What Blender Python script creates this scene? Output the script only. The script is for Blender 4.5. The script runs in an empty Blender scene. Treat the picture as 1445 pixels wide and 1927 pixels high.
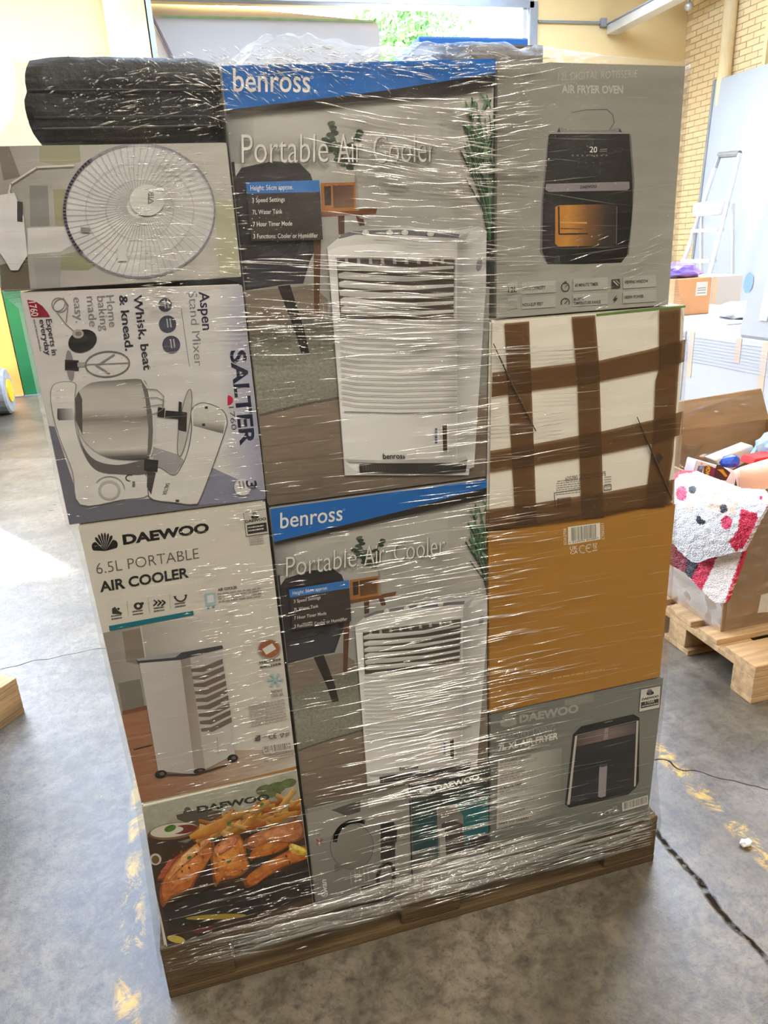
import bpy, bmesh, math, random
import numpy as np
from mathutils import Vector, Matrix, noise as mnoise
from mathutils.geometry import tessellate_polygon
random.seed(7)
S = bpy.context.scene
COL = S.collection

# ------------------------------------------------------------------ camera
F_PX = 1363.0
CAM = np.array([0.22209, -1.22278, 1.50399])
MR = np.array([[0.96238452, -0.2670052, -0.05024194],
               [-0.13653784, -0.31542805, -0.93907538],
               [0.23489029, 0.91061154, -0.34001938]])     # rows: right, down, forward
cd = bpy.data.cameras.new('camera')
cd.sensor_fit = 'VERTICAL'; cd.sensor_height = 36.0; cd.lens = 36.0 * F_PX / 1927.0
cd.clip_start = 0.02; cd.clip_end = 300
cam = bpy.data.objects.new('camera', cd); COL.objects.link(cam)
r_, d_, f_ = MR
cam.matrix_world = Matrix(((r_[0], -d_[0], -f_[0], CAM[0]), (r_[1], -d_[1], -f_[1], CAM[1]), (r_[2], -d_[2], -f_[2], CAM[2]), (0, 0, 0, 1)))
S.camera = cam

# ------------------------------------------------------------------ world, sun, lamps, exposure
S.view_settings.view_transform = 'Standard'; S.view_settings.look = 'None'
S.view_settings.gamma = 1; S.view_settings.use_curve_mapping = False
S.view_settings.exposure = 0.22
S.cycles.use_denoising = True
S.cycles.max_bounces = 10; S.cycles.transparent_max_bounces = 24
S.cycles.sample_clamp_indirect = 6
S.cycles.caustics_reflective = False; S.cycles.caustics_refractive = False
W = bpy.data.worlds.new('sky'); S.world = W; W.use_nodes = True
wn, wl = W.node_tree.nodes, W.node_tree.links
bg = wn['Background']; bg.inputs['Strength'].default_value = 20.0
tc = wn.new('ShaderNodeTexCoord'); sp = wn.new('ShaderNodeSeparateXYZ'); rp = wn.new('ShaderNodeValToRGB')
wl.new(tc.outputs['Generated'], sp.inputs[0]); wl.new(sp.outputs['Z'], rp.inputs[0]); wl.new(rp.outputs[0], bg.inputs['Color'])
rp.color_ramp.elements[0].color = (0.78, 0.89, 1.0, 1); rp.color_ramp.elements[1].color = (0.42, 0.62, 1.0, 1)
sun = bpy.data.lights.new('sun', 'SUN'); sun.energy = 45.0; sun.angle = math.radians(0.6); sun.color = (1.0, 0.93, 0.8)
so = bpy.data.objects.new('sun', sun); COL.objects.link(so)
so.rotation_euler = Vector((0.46, -0.75, -0.47)).to_track_quat('-Z', 'Y').to_euler()
def area(name, loc, size, energy, col, target=None, portal=False):
    l = bpy.data.lights.new(name, 'AREA'); l.shape = 'RECTANGLE'; l.size, l.size_y = size; l.energy = energy; l.color = col
    o = bpy.data.objects.new(name, l); COL.objects.link(o); o.location = loc
    d = Vector(target) - Vector(loc) if target else Vector((0, 0, -1))
    o.rotation_euler = d.to_track_quat('-Z', 'Y').to_euler()
    if portal: l.cycles.is_portal = True
    return o
area('sky_portal', (2.8, 9.35, 2.2), (4.9, 4.4), 1, (1, 1, 1), (2.8, 0, 2.2), True)
area('sky_portal', (-6.2, 9.35, 2.0), (3.6, 4.0), 1, (1, 1, 1), (-6.2, 0, 2.0), True)
LAMP_POS = [(.35, -2.4), (1.75, -1.7), (-2.4, -3.4), (2.1, -4.2), (-5.2, -2.6), (5.4, -2.6), (-4.5, 4.0), (4.6, 4.0)]
LAMP_W = 82.0
LAMP_C = (1.0, 0.935, 0.83)

# ------------------------------------------------------------------ helpers
def px_dir(p):
    v = np.array([(p[0] - 722.5) / F_PX, (p[1] - 963.5) / F_PX, 1.0]); return MR.T @ v
def at(p, axis, val):
    d = px_dir(p); return CAM + d * ((val - CAM[axis]) / d[axis])
def lin(c):
    return tuple(((x / 255) / 12.92 if x / 255 <= .04045 else ((x / 255 + .055) / 1.055) ** 2.4) for x in c)
def tag(o, label=None, cat=None, group=None, kind=None):
    if label: o['label'] = label
    if cat: o['category'] = cat
    if group: o['group'] = group
    if kind: o['kind'] = kind
    return o
def empty(name, loc=(0, 0, 0), rz=0):
    o = bpy.data.objects.new(name, None); COL.objects.link(o); o.location = loc; o.rotation_euler = (0, 0, rz); o.empty_display_size = .1; return o
def link(name, me, mat=None, parent=None):
    o = bpy.data.objects.new(name, me); COL.objects.link(o)
    if mat: me.materials.append(mat)
    if parent: o.parent = parent
    return o
def meshobj(name, verts, faces, mat, parent=None, smooth=False):
    me = bpy.data.meshes.new(name); me.from_pydata([tuple(v) for v in verts], [], faces); me.update()
    if smooth: me.polygons.foreach_set('use_smooth', [True] * len(me.polygons))
    return link(name, me, mat, parent)
class MB:                                   # collects simple solids into one bmesh
    def __init__(s): s.bm = bmesh.new()
    def box(s, a, b, bev=0.0, mat=None):
        a = Vector(a); b = Vector(b); c = (a + b) / 2; d = b - a
        r = bmesh.ops.create_cube(s.bm, size=1, matrix=Matrix.Translation(c) @ Matrix.Diagonal((abs(d.x), abs(d.y), abs(d.z), 1)))
        if bev:
            es = list({e for v in r['verts'] for e in v.link_edges})
            bmesh.ops.bevel(s.bm, geom=es, offset=bev, segments=2, affect='EDGES', profile=.6)
        return s
    def hexa(s, q, bev=0.0):                # q: 8 points, 0-3 front ring, 4-7 back ring
        v = [s.bm.verts.new(p) for p in q]
        fs = [s.bm.faces.new([v[i] for i in f]) for f in ((0, 1, 2, 3), (7, 6, 5, 4), (0, 4, 5, 1), (1, 5, 6, 2), (2, 6, 7, 3), (3, 7, 4, 0))]
        bmesh.ops.recalc_face_normals(s.bm, faces=fs)
        if bev: bmesh.ops.bevel(s.bm, geom=list({e for f in fs for e in f.edges}), offset=bev, segments=2, affect='EDGES')
        return s
    def tube(s, pts, r, n=8):
        pts = [Vector(p) for p in pts]; rings = []
        for i, p in enumerate(pts):
            t = (pts[min(i + 1, len(pts) - 1)] - pts[max(i - 1, 0)]).normalized()
            u = t.cross(Vector((0, 0, 1)) if abs(t.z) < .95 else Vector((1, 0, 0))).normalized(); w = t.cross(u)
            rr = r[i] if isinstance(r, (list, tuple)) else r
            rings.append([s.bm.verts.new(p + (u * math.cos(k * 2 * math.pi / n) + w * math.sin(k * 2 * math.pi / n)) * rr) for k in range(n)])
        for a, b in zip(rings, rings[1:]):
            for k in range(n): s.bm.faces.new((a[k], a[(k + 1) % n], b[(k + 1) % n], b[k]))
        s.bm.faces.new(rings[0][::-1]); s.bm.faces.new(rings[-1]); return s
    def build(s, name, mat, parent=None, smooth=False):
        bmesh.ops.recalc_face_normals(s.bm, faces=s.bm.faces)
        me = bpy.data.meshes.new(name); s.bm.to_mesh(me); s.bm.free()
        if smooth: me.polygons.foreach_set('use_smooth', [True] * len(me.polygons))
        return link(name, me, mat, parent)

# ------------------------------------------------------------------ materials
def newmat(name):
    m = bpy.data.materials.new(name); m.use_nodes = True
    n, l = m.node_tree.nodes, m.node_tree.links
    return m, n, l, n['Principled BSDF']
def mat(name, rgb, rough=.6, var=.12, scale=8., spec=.4, metal=0., stretch=(1, 1, 1), bump=0., bscale=60., dirt=None, dirt_amt=.5):
    m, n, l, b = newmat(name)
    c = lin(rgb); t = n.new('ShaderNodeTexCoord'); mp = n.new('ShaderNodeMapping'); mp.inputs['Scale'].default_value = stretch
    l.new(t.outputs['Object'], mp.inputs[0])
    nz = n.new('ShaderNodeTexNoise'); nz.inputs['Scale'].default_value = scale; nz.inputs['Detail'].default_value = 5
    l.new(mp.outputs[0], nz.inputs['Vector'])
    r = n.new('ShaderNodeValToRGB'); e = r.color_ramp.elements
    e[0].position = .3; e[1].position = .7
    e[0].color = tuple(x * (1 - var) for x in c) + (1,); e[1].color = tuple(min(1, x * (1 + var)) for x in c) + (1,)
    l.new(nz.outputs['Fac'], r.inputs[0]); out = r.outputs[0]
    if dirt:
        n2 = n.new('ShaderNodeTexNoise'); n2.inputs['Scale'].default_value = scale * .35; n2.inputs['Detail'].default_value = 8; l.new(mp.outputs[0], n2.inputs['Vector'])
        r2 = n.new('ShaderNodeValToRGB'); r2.color_ramp.elements[0].position = .5; r2.color_ramp.elements[1].position = .75
        r2.color_ramp.elements[1].color = (dirt_amt,) * 3 + (1,); l.new(n2.outputs['Fac'], r2.inputs[0])
        mx = n.new('ShaderNodeMix'); mx.data_type = 'RGBA'; l.new(r2.outputs[0], mx.inputs[0]); l.new(out, mx.inputs[6]); mx.inputs[7].default_value = lin(dirt) + (1,); out = mx.outputs[2]
    l.new(out, b.inputs['Base Color'])
    b.inputs['Roughness'].default_value = rough; b.inputs['Metallic'].default_value = metal; b.inputs['Specular IOR Level'].default_value = spec
    if bump:
        nb = n.new('ShaderNodeTexNoise'); nb.inputs['Scale'].default_value = bscale; nb.inputs['Detail'].default_value = 4; l.new(mp.outputs[0], nb.inputs['Vector'])
        bp = n.new('ShaderNodeBump'); bp.inputs['Strength'].default_value = bump; bp.inputs['Distance'].default_value = .01
        l.new(nb.outputs['Fac'], bp.inputs['Height']); l.new(bp.outputs[0], b.inputs['Normal'])
    return m
KP = 1.02                                   # printed sRGB tone -> albedo
def pc(c):
    return tuple(min(.88, x / KP) for x in lin(c))
def printmat(name, amt=0., scale=100., stretch=(1, 1, 1), hue=None, rough=.38):
    m, n, l, b = newmat(name)
    a = n.new('ShaderNodeAttribute'); a.attribute_name = 'ink'; out = a.outputs['Color']
    if amt:
        t = n.new('ShaderNodeTexCoord'); mp = n.new('ShaderNodeMapping'); mp.inputs['Scale'].default_value = stretch; l.new(t.outputs['Object'], mp.inputs[0])
        nz = n.new('ShaderNodeTexNoise'); nz.inputs['Scale'].default_value = scale; nz.inputs['Detail'].default_value = 6; nz.inputs['Roughness'].default_value = .65; l.new(mp.outputs[0], nz.inputs['Vector'])
        r = n.new('ShaderNodeValToRGB'); r.color_ramp.elements[0].position = .32; r.color_ramp.elements[1].position = .68
        lo = max(0, 1 - amt); r.color_ramp.elements[0].color = (lo, lo, lo, 1) if hue is None else hue + (1,)
        r.color_ramp.elements[1].color = (1 + amt * .5,) * 3 + (1,)
        l.new(nz.outputs['Fac'], r.inputs[0])
        mx = n.new('ShaderNodeMix'); mx.data_type = 'RGBA'; mx.blend_type = 'MULTIPLY'; mx.inputs[0].default_value = 1
        l.new(out, mx.inputs[6]); l.new(r.outputs[0], mx.inputs[7]); out = mx.outputs[2]
    l.new(out, b.inputs['Base Color']); b.inputs['Roughness'].default_value = rough; b.inputs['Specular IOR Level'].default_value = .4
    return m
PM = [printmat('print'), printmat('print_carpet', .38, 160, (1, 1, 1.6)), printmat('print_wood_floor', .22, 18, (1, 1, 9)),
      printmat('print_food', .75, 55, (1, 1, 1), (.60, .46, .33)), printmat('print_grain', .25, 40)]
M_card = mat('cardboard_brown', (150, 118, 84), .75, .1, 6, .25, stretch=(1, 1, 6))
M_white_card = mat('cardboard_white', (226, 220, 206), .55, .04, 5, .3)
M_grey_card = mat('cardboard_grey', (140, 138, 130), .55, .05, 5, .3)
M_wood = mat('pallet_wood', (86, 69, 46), .75, .38, 7, .25, stretch=(.6, 6, 6), bump=.3, bscale=40, dirt=(70, 55, 38), dirt_amt=.7)
M_wood_l = mat('pallet_wood_pale', (190, 155, 112), .75, .25, 7, .25, stretch=(.6, 6, 6), bump=.3, bscale=40, dirt=(96, 76, 54), dirt_amt=.6)
M_black = mat('black_fabric', (13, 12, 12), .6, .35, 30, .4, bump=.3, bscale=90)
M_dark = mat('dark_plastic', (35, 34, 34), .5, .15, 12, .5)
M_cream = mat('cream_wall_paint', (228, 200, 144), .7, .05, 1.2, .3, dirt=(205, 170, 110), dirt_amt=.35)
M_brick = mat('cream_brick_paint', (232, 206, 156), .65, .06, 5, .3, bump=.25, bscale=50)
M_mortar = mat('brick_joint', (204, 176, 126), .85, .1, 10, .2)
M_pier = mat('shaded_pier_paint', (205, 186, 148), .75, .12, 3, .2, dirt=(150, 125, 90), dirt_amt=.6)  # darker base puts the pier's shade into its paint; random blotches on top
M_ceil = mat('ceiling_sheet', (225, 215, 190), .8, .04, 2, .2)
M_steel = mat('grey_steel', (150, 156, 162), .4, .08, 9, .5, metal=.5)
M_alu = mat('aluminium', (214, 216, 218), .35, .05, 9, .5, metal=.6)
M_tapeb = None

# ------------------------------------------------------------------ print drawn as thin ink shapes on a box front
_txt = {}
def text_mesh(s, off):
    k = (s, off)
    if k not in _txt:
        def tri(st):
            cu = bpy.data.curves.new('lettering', 'FONT'); cu.body = st; cu.size = 1; cu.offset = off; cu.resolution_u = 3; cu.fill_mode = 'FRONT'
            ob = bpy.data.objects.new('lettering', cu); me = bpy.data.meshes.new_from_object(ob)
            v = np.array([x.co[:2] for x in me.vertices]) if len(me.vertices) else np.zeros((0, 2)); f = [tuple(p.vertices) for p in me.polygons]
            bpy.data.objects.remove(ob); bpy.data.curves.remove(cu); bpy.data.meshes.remove(me); return v, f
        vh, _ = tri('H'); v, f = tri(s)
        x0, x1 = v[:, 0].min(), v[:, 0].max()
        _txt[k] = (np.column_stack([(v[:, 0] - x0) / (x1 - x0), v[:, 1] / vh[:, 1].max()]), f)
    return _txt[k]
def clip_half(P, C, nrm, d):                # keep points with nrm.p >= d
    out, oc = [], []
    n = len(P)
    for i in range(n):
        a, b = P[i], P[(i + 1) % n]; da = nrm[0] * a[0] + nrm[1] * a[1] - d; db = nrm[0] * b[0] + nrm[1] * b[1] - d
        if da >= 0: out.append(a); oc.append(C[i])
        if (da >= 0) != (db >= 0):
            t = da / (da - db); out.append((a[0] + (b[0] - a[0]) * t, a[1] + (b[1] - a[1]) * t))
            oc.append(tuple(C[i][k] + (C[(i + 1) % n][k] - C[i][k]) * t for k in range(3)))
    return out, oc
def sm(pts, k=4):                              # rounds an outline (closed spline through its points)
    n = len(pts); out = []
    for i in range(n):
        a, b, c, d = pts[i - 1], pts[i], pts[(i + 1) % n], pts[(i + 2) % n]
        for j in range(k):
            t = j / k; out.append(tuple(.5 * (2 * b[q] + (c[q] - a[q]) * t + (2 * a[q] - 5 * b[q] + 4 * c[q] - d[q]) * t * t + (3 * b[q] - a[q] - 3 * c[q] + d[q]) * t ** 3) for q in (0, 1)))
    return out
class Art:
    def __init__(s, box, quad, y, shift=(0, 0)):    # quad TL TR BR BL in metres (x, z) on the box front
        s.box, s.y, s.sh = box, y, shift; s.V = []; s.F = []; s.C = []; s.Mi = []; s.tV = []; s.tF = []; s.tC = []; s.layer = 0; s.fr = (0, 0, 1)
        s.hp = []
        cx = sum(q[0] for q in quad) / 4; cz = sum(q[1] for q in quad) / 4
        for a, b in zip(quad, quad[1:] + quad[:1]):
            nx, nz = -(b[1] - a[1]), (b[0] - a[0]); L = math.hypot(nx, nz); nx, nz = nx / L, nz / L; d = nx * a[0] + nz * a[1]
            if nx * cx + nz * cz < d: nx, nz, d = -nx, -nz, -d
            s.hp.append(((nx, nz), d + .0012))
    def frame(s, ox, oy, k): s.fr = (ox, oy, k); return s
    def P(s, p):
        q = at((s.fr[0] + p[0] * s.fr[2], s.fr[1] + p[1] * s.fr[2]), 1, 0.0); return (q[0] + s.sh[0], q[2] + s.sh[1])
    def depth(s): s.layer += 1; return s.y - .0002 - s.layer * 2.5e-5
    def _put(s, P, C, m, y):
        for nrm, d in s.hp:
            P, C = clip_half(P, C, nrm, d)
            if len(P) < 3: return
        i0 = len(s.V)
        s.V += [(p[0], y, p[1]) for p in P]; s.C += C
        if len(P) <= 4 : fs = [tuple(range(len(P)))]
        else: fs = [tuple(t) for t in tessellate_polygon([[Vector((p[0], p[1], 0)) for p in P]])]
        for t in fs: s.F.append(tuple(i0 + k for k in t)); s.Mi.append(m)
    def poly(s, pts, col, m=0):
        P = [s.P(p) for p in pts]; C = [pc(col)] * len(P) if not isinstance(col[0], (tuple, list)) else [pc(c) for c in col]
        if len(P) > 4 or isinstance(col[0], (tuple, list)):
            y = s.depth()
            for t in tessellate_polygon([[Vector((p[0], p[1], 0)) for p in P]]): s._put([P[i] for i in t], [C[i] for i in t], m, y)
        else: s._put(P, C, m, s.depth())
        return s
    def grad(s, pts, a, b, stops, m=0, n=14):       # colour runs from a to b across the outline
        y = s.depth(); P = [s.P(p) for p in pts]; A, B = s.P(a), s.P(b); dx, dz = B[0] - A[0], B[1] - A[1]; L2 = dx * dx + dz * dz
        st = [(t, pc(c)) for t, c in stops]
        def col(t):
            if t <= st[0][0]: return st[0][1]
            for (t0, c0), (t1, c1) in zip(st, st[1:]):
                if t <= t1: w = (t - t0) / max(1e-6, t1 - t0); return tuple(c0[k] + (c1[k] - c0[k]) * w for k in range(3))
            return st[-1][1]
        tt = [((p[0] - A[0]) * dx + (p[1] - A[1]) * dz) / L2 for p in P]; lo, hi = min(tt), max(tt)
        cuts = sorted({lo + (hi - lo) * i / n for i in range(n + 1)} | {t for t, _ in st if lo < t < hi})
        tris = tessellate_polygon([[Vector((p[0], p[1], 0)) for p in P]])
        for t0, t1 in zip(cuts, cuts[1:]):
            for tr in tris:
                q = [P[i] for i in tr]; c = [(0, 0, 0)] * 3
                nr = (dx / L2, dz / L2); off = (A[0] * dx + A[1] * dz) / L2
                q, c = clip_half(q, c, nr, off + t0)
                if len(q) < 3: continue
                q, c = clip_half(q, c, (-nr[0], -nr[1]), -off - t1)
                if len(q) < 3: continue
                s._put(q, [col(((p[0] - A[0]) * dx + (p[1] - A[1]) * dz) / L2) for p in q], m, y)
        return s
    def ell(s, c, rx, ry, col, rot=0, n=24, m=0, a0=0, a1=360):
        w = math.radians(rot); pts = []
        full = a1 - a0 >= 360
        for i in range(n + (0 if full else 1)):
            t = math.radians(a0 + (a1 - a0) * i / n); x, y = rx * math.cos(t), ry * math.sin(t)
            pts.append((c[0] + x * math.cos(w) - y * math.sin(w), c[1] + x * math.sin(w) + y * math.cos(w)))
        return s.poly(pts, col, m)
    def line(s, pts, w, col, closed=False, m=0):
        y = s.depth()
        if closed: pts = list(pts) + [pts[0]]
        for a, b in zip(pts, pts[1:]):
            dx, dy = b[0] - a[0], b[1] - a[1]; L = math.hypot(dx, dy) or 1; nx, ny = -dy / L * w / 2, dx / L * w / 2; ex, ey = dx / L * w * .2, dy / L * w * .2
            q = [(a[0] + nx - ex, a[1] + ny - ey), (b[0] + nx + ex, b[1] + ny + ey), (b[0] - nx + ex, b[1] - ny + ey), (a[0] - nx - ex, a[1] - ny - ey)]
            s._put([s.P(p) for p in q], [pc(col)] * 4, m, y)
        return s
    def ring(s, c, rx, ry, w, col, rot=0, n=28, a0=0, a1=360):
        k = math.radians(rot)
        pts = [(c[0] + rx * math.cos(t) * math.cos(k) - ry * math.sin(t) * math.sin(k), c[1] + rx * math.cos(t) * math.sin(k) + ry * math.sin(t) * math.cos(k)) for t in (math.radians(a0 + (a1 - a0) * i / n) for i in range(n + 1))]
        return s.line(pts, w, col)
    def rect(s, x0, y0, x1, y1, col, sl=0, m=0): # sl: rise of the right end
        return s.poly([(x0, y0), (x1, y0 + sl), (x1, y1 + sl), (x0, y1)], col, m)
    def text(s, st, p0, p1, p2, col, off=0.0):
        v, f = text_mesh(st, off); A, B, U = s.P(p0), s.P(p1), s.P(p2); y = s.depth() - .0001; i0 = len(s.tV); c = pc(col)
        s.tV += [(A[0] + (B[0] - A[0]) * u + (U[0] - A[0]) * w, y, A[1] + (B[1] - A[1]) * u + (U[1] - A[1]) * w) for u, w in v]
        s.tC += [c] * len(v); s.tF += [tuple(i0 + k for k in t) for t in f]; return s
    def greek(s, p0, p1, p2, rows, col, fill=.8):   # illegible small print: rows of short dashes
        for r in range(rows):
            a = (r + .5) / rows; x = 0.0
            y = s.depth()
            while x < fill:
                w = random.uniform(.05, .16); e = min(x + w, fill)
                q = []
                for u, h in ((x, -.22), (e, -.22), (e, .22), (x, .22)):
                    hh = a + h / rows
                    q.append((p0[0] + (p1[0] - p0[0]) * u + (p2[0] - p0[0]) * hh, p0[1] + (p1[1] - p0[1]) * u + (p2[1] - p0[1]) * hh))
                s._put([s.P(p) for p in q], [pc(col)] * 4, 0, y); x = e + .025
        return s
    def bars(s, p0, p1, p2, col, n=34):              # bar code
        x = 0.0; y = s.depth(); rr = random.Random(5)
        while x < 1:
            w = rr.choice((.008, .014, .022)); q = []
            for u, h in ((x, 0), (min(1, x + w), 0), (min(1, x + w), 1), (x, 1)):
                q.append((p0[0] + (p1[0] - p0[0]) * u + (p2[0] - p0[0]) * h, p0[1] + (p1[1] - p0[1]) * u + (p2[1] - p0[1]) * h))
            s._put([s.P(p) for p in q], [pc(col)] * 4, 0, y); x += w + rr.choice((.01, .016, .026))
        return s
    def fanlogo(s, base, w, h, col, gap, tilt=0):    # seven petals opening upward from one point
        w, h = w * 1.18, h * 1.15; edges = [-84, -44, -27, -13, 0, 13, 27, 44, 84]
        for a0, a1 in zip(edges, edges[1:]):
            g = 1.6; a0, a1 = a0 + g, a1 - g; am = (a0 + a1) / 2; pts = [(0, 0)]
            for i in range(9):
                a = a0 + (a1 - a0) * i / 8; q = math.radians(a); rr = (1 - .16 * abs((a - am) / ((a1 - a0) / 2)) ** 2) * (1 - .05 * abs(am) / 60)
                pts.append((math.sin(q) * w * .5 * rr, -math.cos(q) * h * rr * (1.0 if abs(am) < 50 else .98)))
            cs, sn = math.cos(tilt), math.sin(tilt)
            s.poly([(base[0] + x * cs - y * sn, base[1] + x * sn + y * cs) for x, y in pts], col)
        return s
    def done(s, label=None):
        for nm, V, F, C, Mi in (('printed_picture', s.V, s.F, s.C, s.Mi), ('lettering', s.tV, s.tF, s.tC, None)):
            if not V: continue
            me = bpy.data.meshes.new(nm); me.from_pydata(V, [], F); me.update()
            a = me.color_attributes.new('ink', 'FLOAT_COLOR', 'POINT'); a.data.foreach_set('color', np.array([c + (1,) for c in C], dtype=np.float32).ravel())
            for m in (PM if Mi else PM[:1]): me.materials.append(m)
            if Mi: me.polygons.foreach_set('material_index', Mi)
            o = link(nm, me, None, s.box)
def carton(name, quad, depth, m, label, cat='box', y=0.0, bev=.004, group=None):
    b = MB().hexa([(x, y, z) for x, z in quad] + [(x, y + depth, z) for x, z in quad], bev).build(name, m)
    tag(b, label, cat, group); return b

# ------------------------------------------------------------------ the room
def struct(o): o['kind'] = 'structure'; return o
XR, XL, YB, YF, ZC = 7.6, -9.0, 9.0, -6.0, 5.0
# floor: worn concrete with a yellow line on both sides, a joint, cracks and oil spots
m, n, l, b = newmat('worn_concrete')
t = n.new('ShaderNodeTexCoord'); sx = n.new('ShaderNodeSeparateXYZ'); l.new(t.outputs['Object'], sx.inputs[0])
def nz(scale, detail=6, rough=.6, vec=None, dist=0):
    q = n.new('ShaderNodeTexNoise'); q.inputs['Scale'].default_value = scale; q.inputs['Detail'].default_value = detail; q.inputs['Roughness'].default_value = rough; q.inputs['Distortion'].default_value = dist
    l.new(vec or t.outputs['Object'], q.inputs['Vector']); return q.outputs['Fac']
def ramp(f, p0, p1, c0=(0, 0, 0, 1), c1=(1, 1, 1, 1)):
    q = n.new('ShaderNodeValToRGB'); e = q.color_ramp.elements; e[0].position = p0; e[1].position = p1; e[0].color = c0; e[1].color = c1; l.new(f, q.inputs[0]); return q.outputs[0]
def mth(op, a, b_=None, c_=None, clamp=False):
    q = n.new('ShaderNodeMath'); q.operation = op; q.use_clamp = clamp
    for i, v in enumerate((a, b_, c_)):
        if v is None: continue
        if isinstance(v, (int, float)): q.inputs[i].default_value = v
        else: l.new(v, q.inputs[i])
    return q.outputs[0]
def mixc(f, a, b_, blend='MIX'):
    q = n.new('ShaderNodeMix'); q.data_type = 'RGBA'; q.blend_type = blend
    if isinstance(f, (int, float)): q.inputs[0].default_value = f
    else: l.new(f, q.inputs[0])
    for i, v in ((6, a), (7, b_)):
        if isinstance(v, tuple): q.inputs[i].default_value = v
        else: l.new(v, q.inputs[i])
    return q.outputs[2]
base = ramp(nz(2.2, 8, .62), .33, .68, lin((82, 75, 62)) + (1,), lin((128, 119, 104)) + (1,))
base = mixc(mth('MULTIPLY', ramp(nz(1.1, 7, .7, dist=.6), .52, .68), .5), base, lin((106, 88, 60)) + (1,))
base = mixc(mth('MULTIPLY', ramp(nz(28, 7, .75), .5, .62), .6), base, lin((74, 70, 66)) + (1,))
base = mixc(mth('MULTIPLY', ramp(nz(75, 3, .6), .58, .68), .5), base, lin((58, 55, 52)) + (1,))
vo = n.new('ShaderNodeTexVoronoi'); vo.inputs['Scale'].default_value = 9; vo.inputs['Randomness'].default_value = 1; l.new(t.outputs['Object'], vo.inputs['Vector'])
spots = ramp(vo.outputs['Distance'], .045, .085, (1, 1, 1, 1), (0, 0, 0, 1))
base = mixc(mth('MULTIPLY', spots, ramp(nz(3.1), .52, .6)), base, lin((58, 55, 54)) + (1,))
X, Y = sx.outputs['X'], sx.outputs['Y']
def band(coord, c0, half, soft, wob=.02, ws=9):
    w_ = mth('MULTIPLY_ADD', mth('SUBTRACT', nz(ws, 3), .5), wob * 2, coord)
    return mth('SUBTRACT', 1.0, mth('DIVIDE', mth('SUBTRACT', mth('ABSOLUTE', mth('SUBTRACT', w_, c0)), half), soft), clamp=True)
worn = ramp(nz(7.5, 9, .78, dist=.9), .5, .57)
wornR = ramp(nz(9, 9, .8, dist=.9), .51, .58)
yl = mth('MULTIPLY', band(X, -.088, .017, .014, .014), worn)
yr = mth('MULTIPLY', band(X, 1.475, .02, .016, .02), wornR)
base = mixc(mth('MULTIPLY', mth('MAXIMUM', yl, yr), .95), base, lin((208, 166, 40)) + (1,))
joint = mth('MULTIPLY', band(X, 1.265, .0045, .006, .026, 7), ramp(nz(30, 4), .3, .5))
crk = mth('MULTIPLY', band(Y, 1.66, .0015, .003, .10, 2.2), mth('LESS_THAN', X, 0.2))
crk2 = mth('MULTIPLY', band(mth('MULTIPLY_ADD', X, .9, Y), 1.62, .0015, .003, .12, 3), mth('GREATER_THAN', X, 1.3))
allc = mth('MAXIMUM', joint, mth('MAXIMUM', crk, crk2))
base = mixc(mth('MULTIPLY', allc, .95), base, lin((44, 38, 32)) + (1,))
mot = mixc(ramp(nz(16, 8, .78, dist=.4), .40, .60), (.52, .495, .45, 1), (.98, .975, .96, 1))
base = mixc(1.0, base, mot, 'MULTIPLY')
l.new(base, b.inputs['Base Color'])
l.new(mth('MULTIPLY_ADD', nz(4, 6), .3, .24), b.inputs['Roughness']); l.new(mth('MULTIPLY_ADD', allc, -.8, .8), b.inputs['Specular IOR Level'])
bp = n.new('ShaderNodeBump'); bp.inputs['Strength'].default_value = .4; bp.inputs['Distance'].default_value = .004
l.new(mth('SUBTRACT', nz(40, 6, .7), mth('MULTIPLY', allc, .8)), bp.inputs['Height']); l.new(bp.outputs[0], b.inputs['Normal'])
M_floor = m
struct(MB().box((XL - .3, YF - .3, -.12), (XR + .3, YB + .4, 0)).build('floor', M_floor))
struct(MB().box((-30, YB + .4, -.14), (40, 40, -.02)).build('ground', mat('yard_concrete', (190, 186, 178), .8, .1, 1)))
RL = [(3.0, 4.5), (6.0, 7.5)]                       # two unseen frosted rooflight strips, added to brighten floor and background
cb = MB()
for y0, y1 in ((YF - .3, RL[0][0]), (RL[0][1], RL[1][0]), (RL[1][1], YB + .4)): cb.box((XL - .3, y0, ZC), (XR + .3, y1, ZC + .15))
for y0, y1 in RL: cb.box((XL + .05 + 7 * 2.08, y0, ZC), (XR + .3, y1, ZC + .15))
struct(cb.build('ceiling', M_ceil))
M_frost, n, l, b = newmat('added_frosted_glazing'); n.remove(b); tb = n.new('ShaderNodeBsdfTranslucent'); tb.inputs['Color'].default_value = (.64, .70, .79, 1); l.new(tb.outputs[0], n['Material Output'].inputs['Surface'])
for i, (y0, y1) in enumerate(RL):
    w_ = struct(empty('added_window_%d' % (i + 1), (0, y0, ZC)))
    for k_ in range(7):
        x0 = XL + .05 + k_ * 2.08; o = meshobj('pane', [(x0, 0, .02), (x0 + 2.0, 0, .02), (x0 + 2.0, y1 - y0, .02), (x0, y1 - y0, .02)], [(0, 1, 2, 3)], M_frost, w_)
        MB().box((x0 + 2.0, 0, 0), (x0 + 2.08, y1 - y0, .06)).build('glazing_bar', M_steel, w_)
struct(MB().box((XL - .3, YF - .3, 0), (XL, YB + .4, ZC)).build('wall_left', mat('grey_side_wall', (150, 142, 126), .8, .1, 2)))
struct(MB().box((XL, YF - .3, 0), (XR, YF, ZC)).build('wall_front', mat('dark_front_wall', (74, 70, 64), .8, .1, 2)))
D1 = (.34, 5.24, 4.40); D2 = (-8.0, -4.45, 4.2)
wb = MB()
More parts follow.
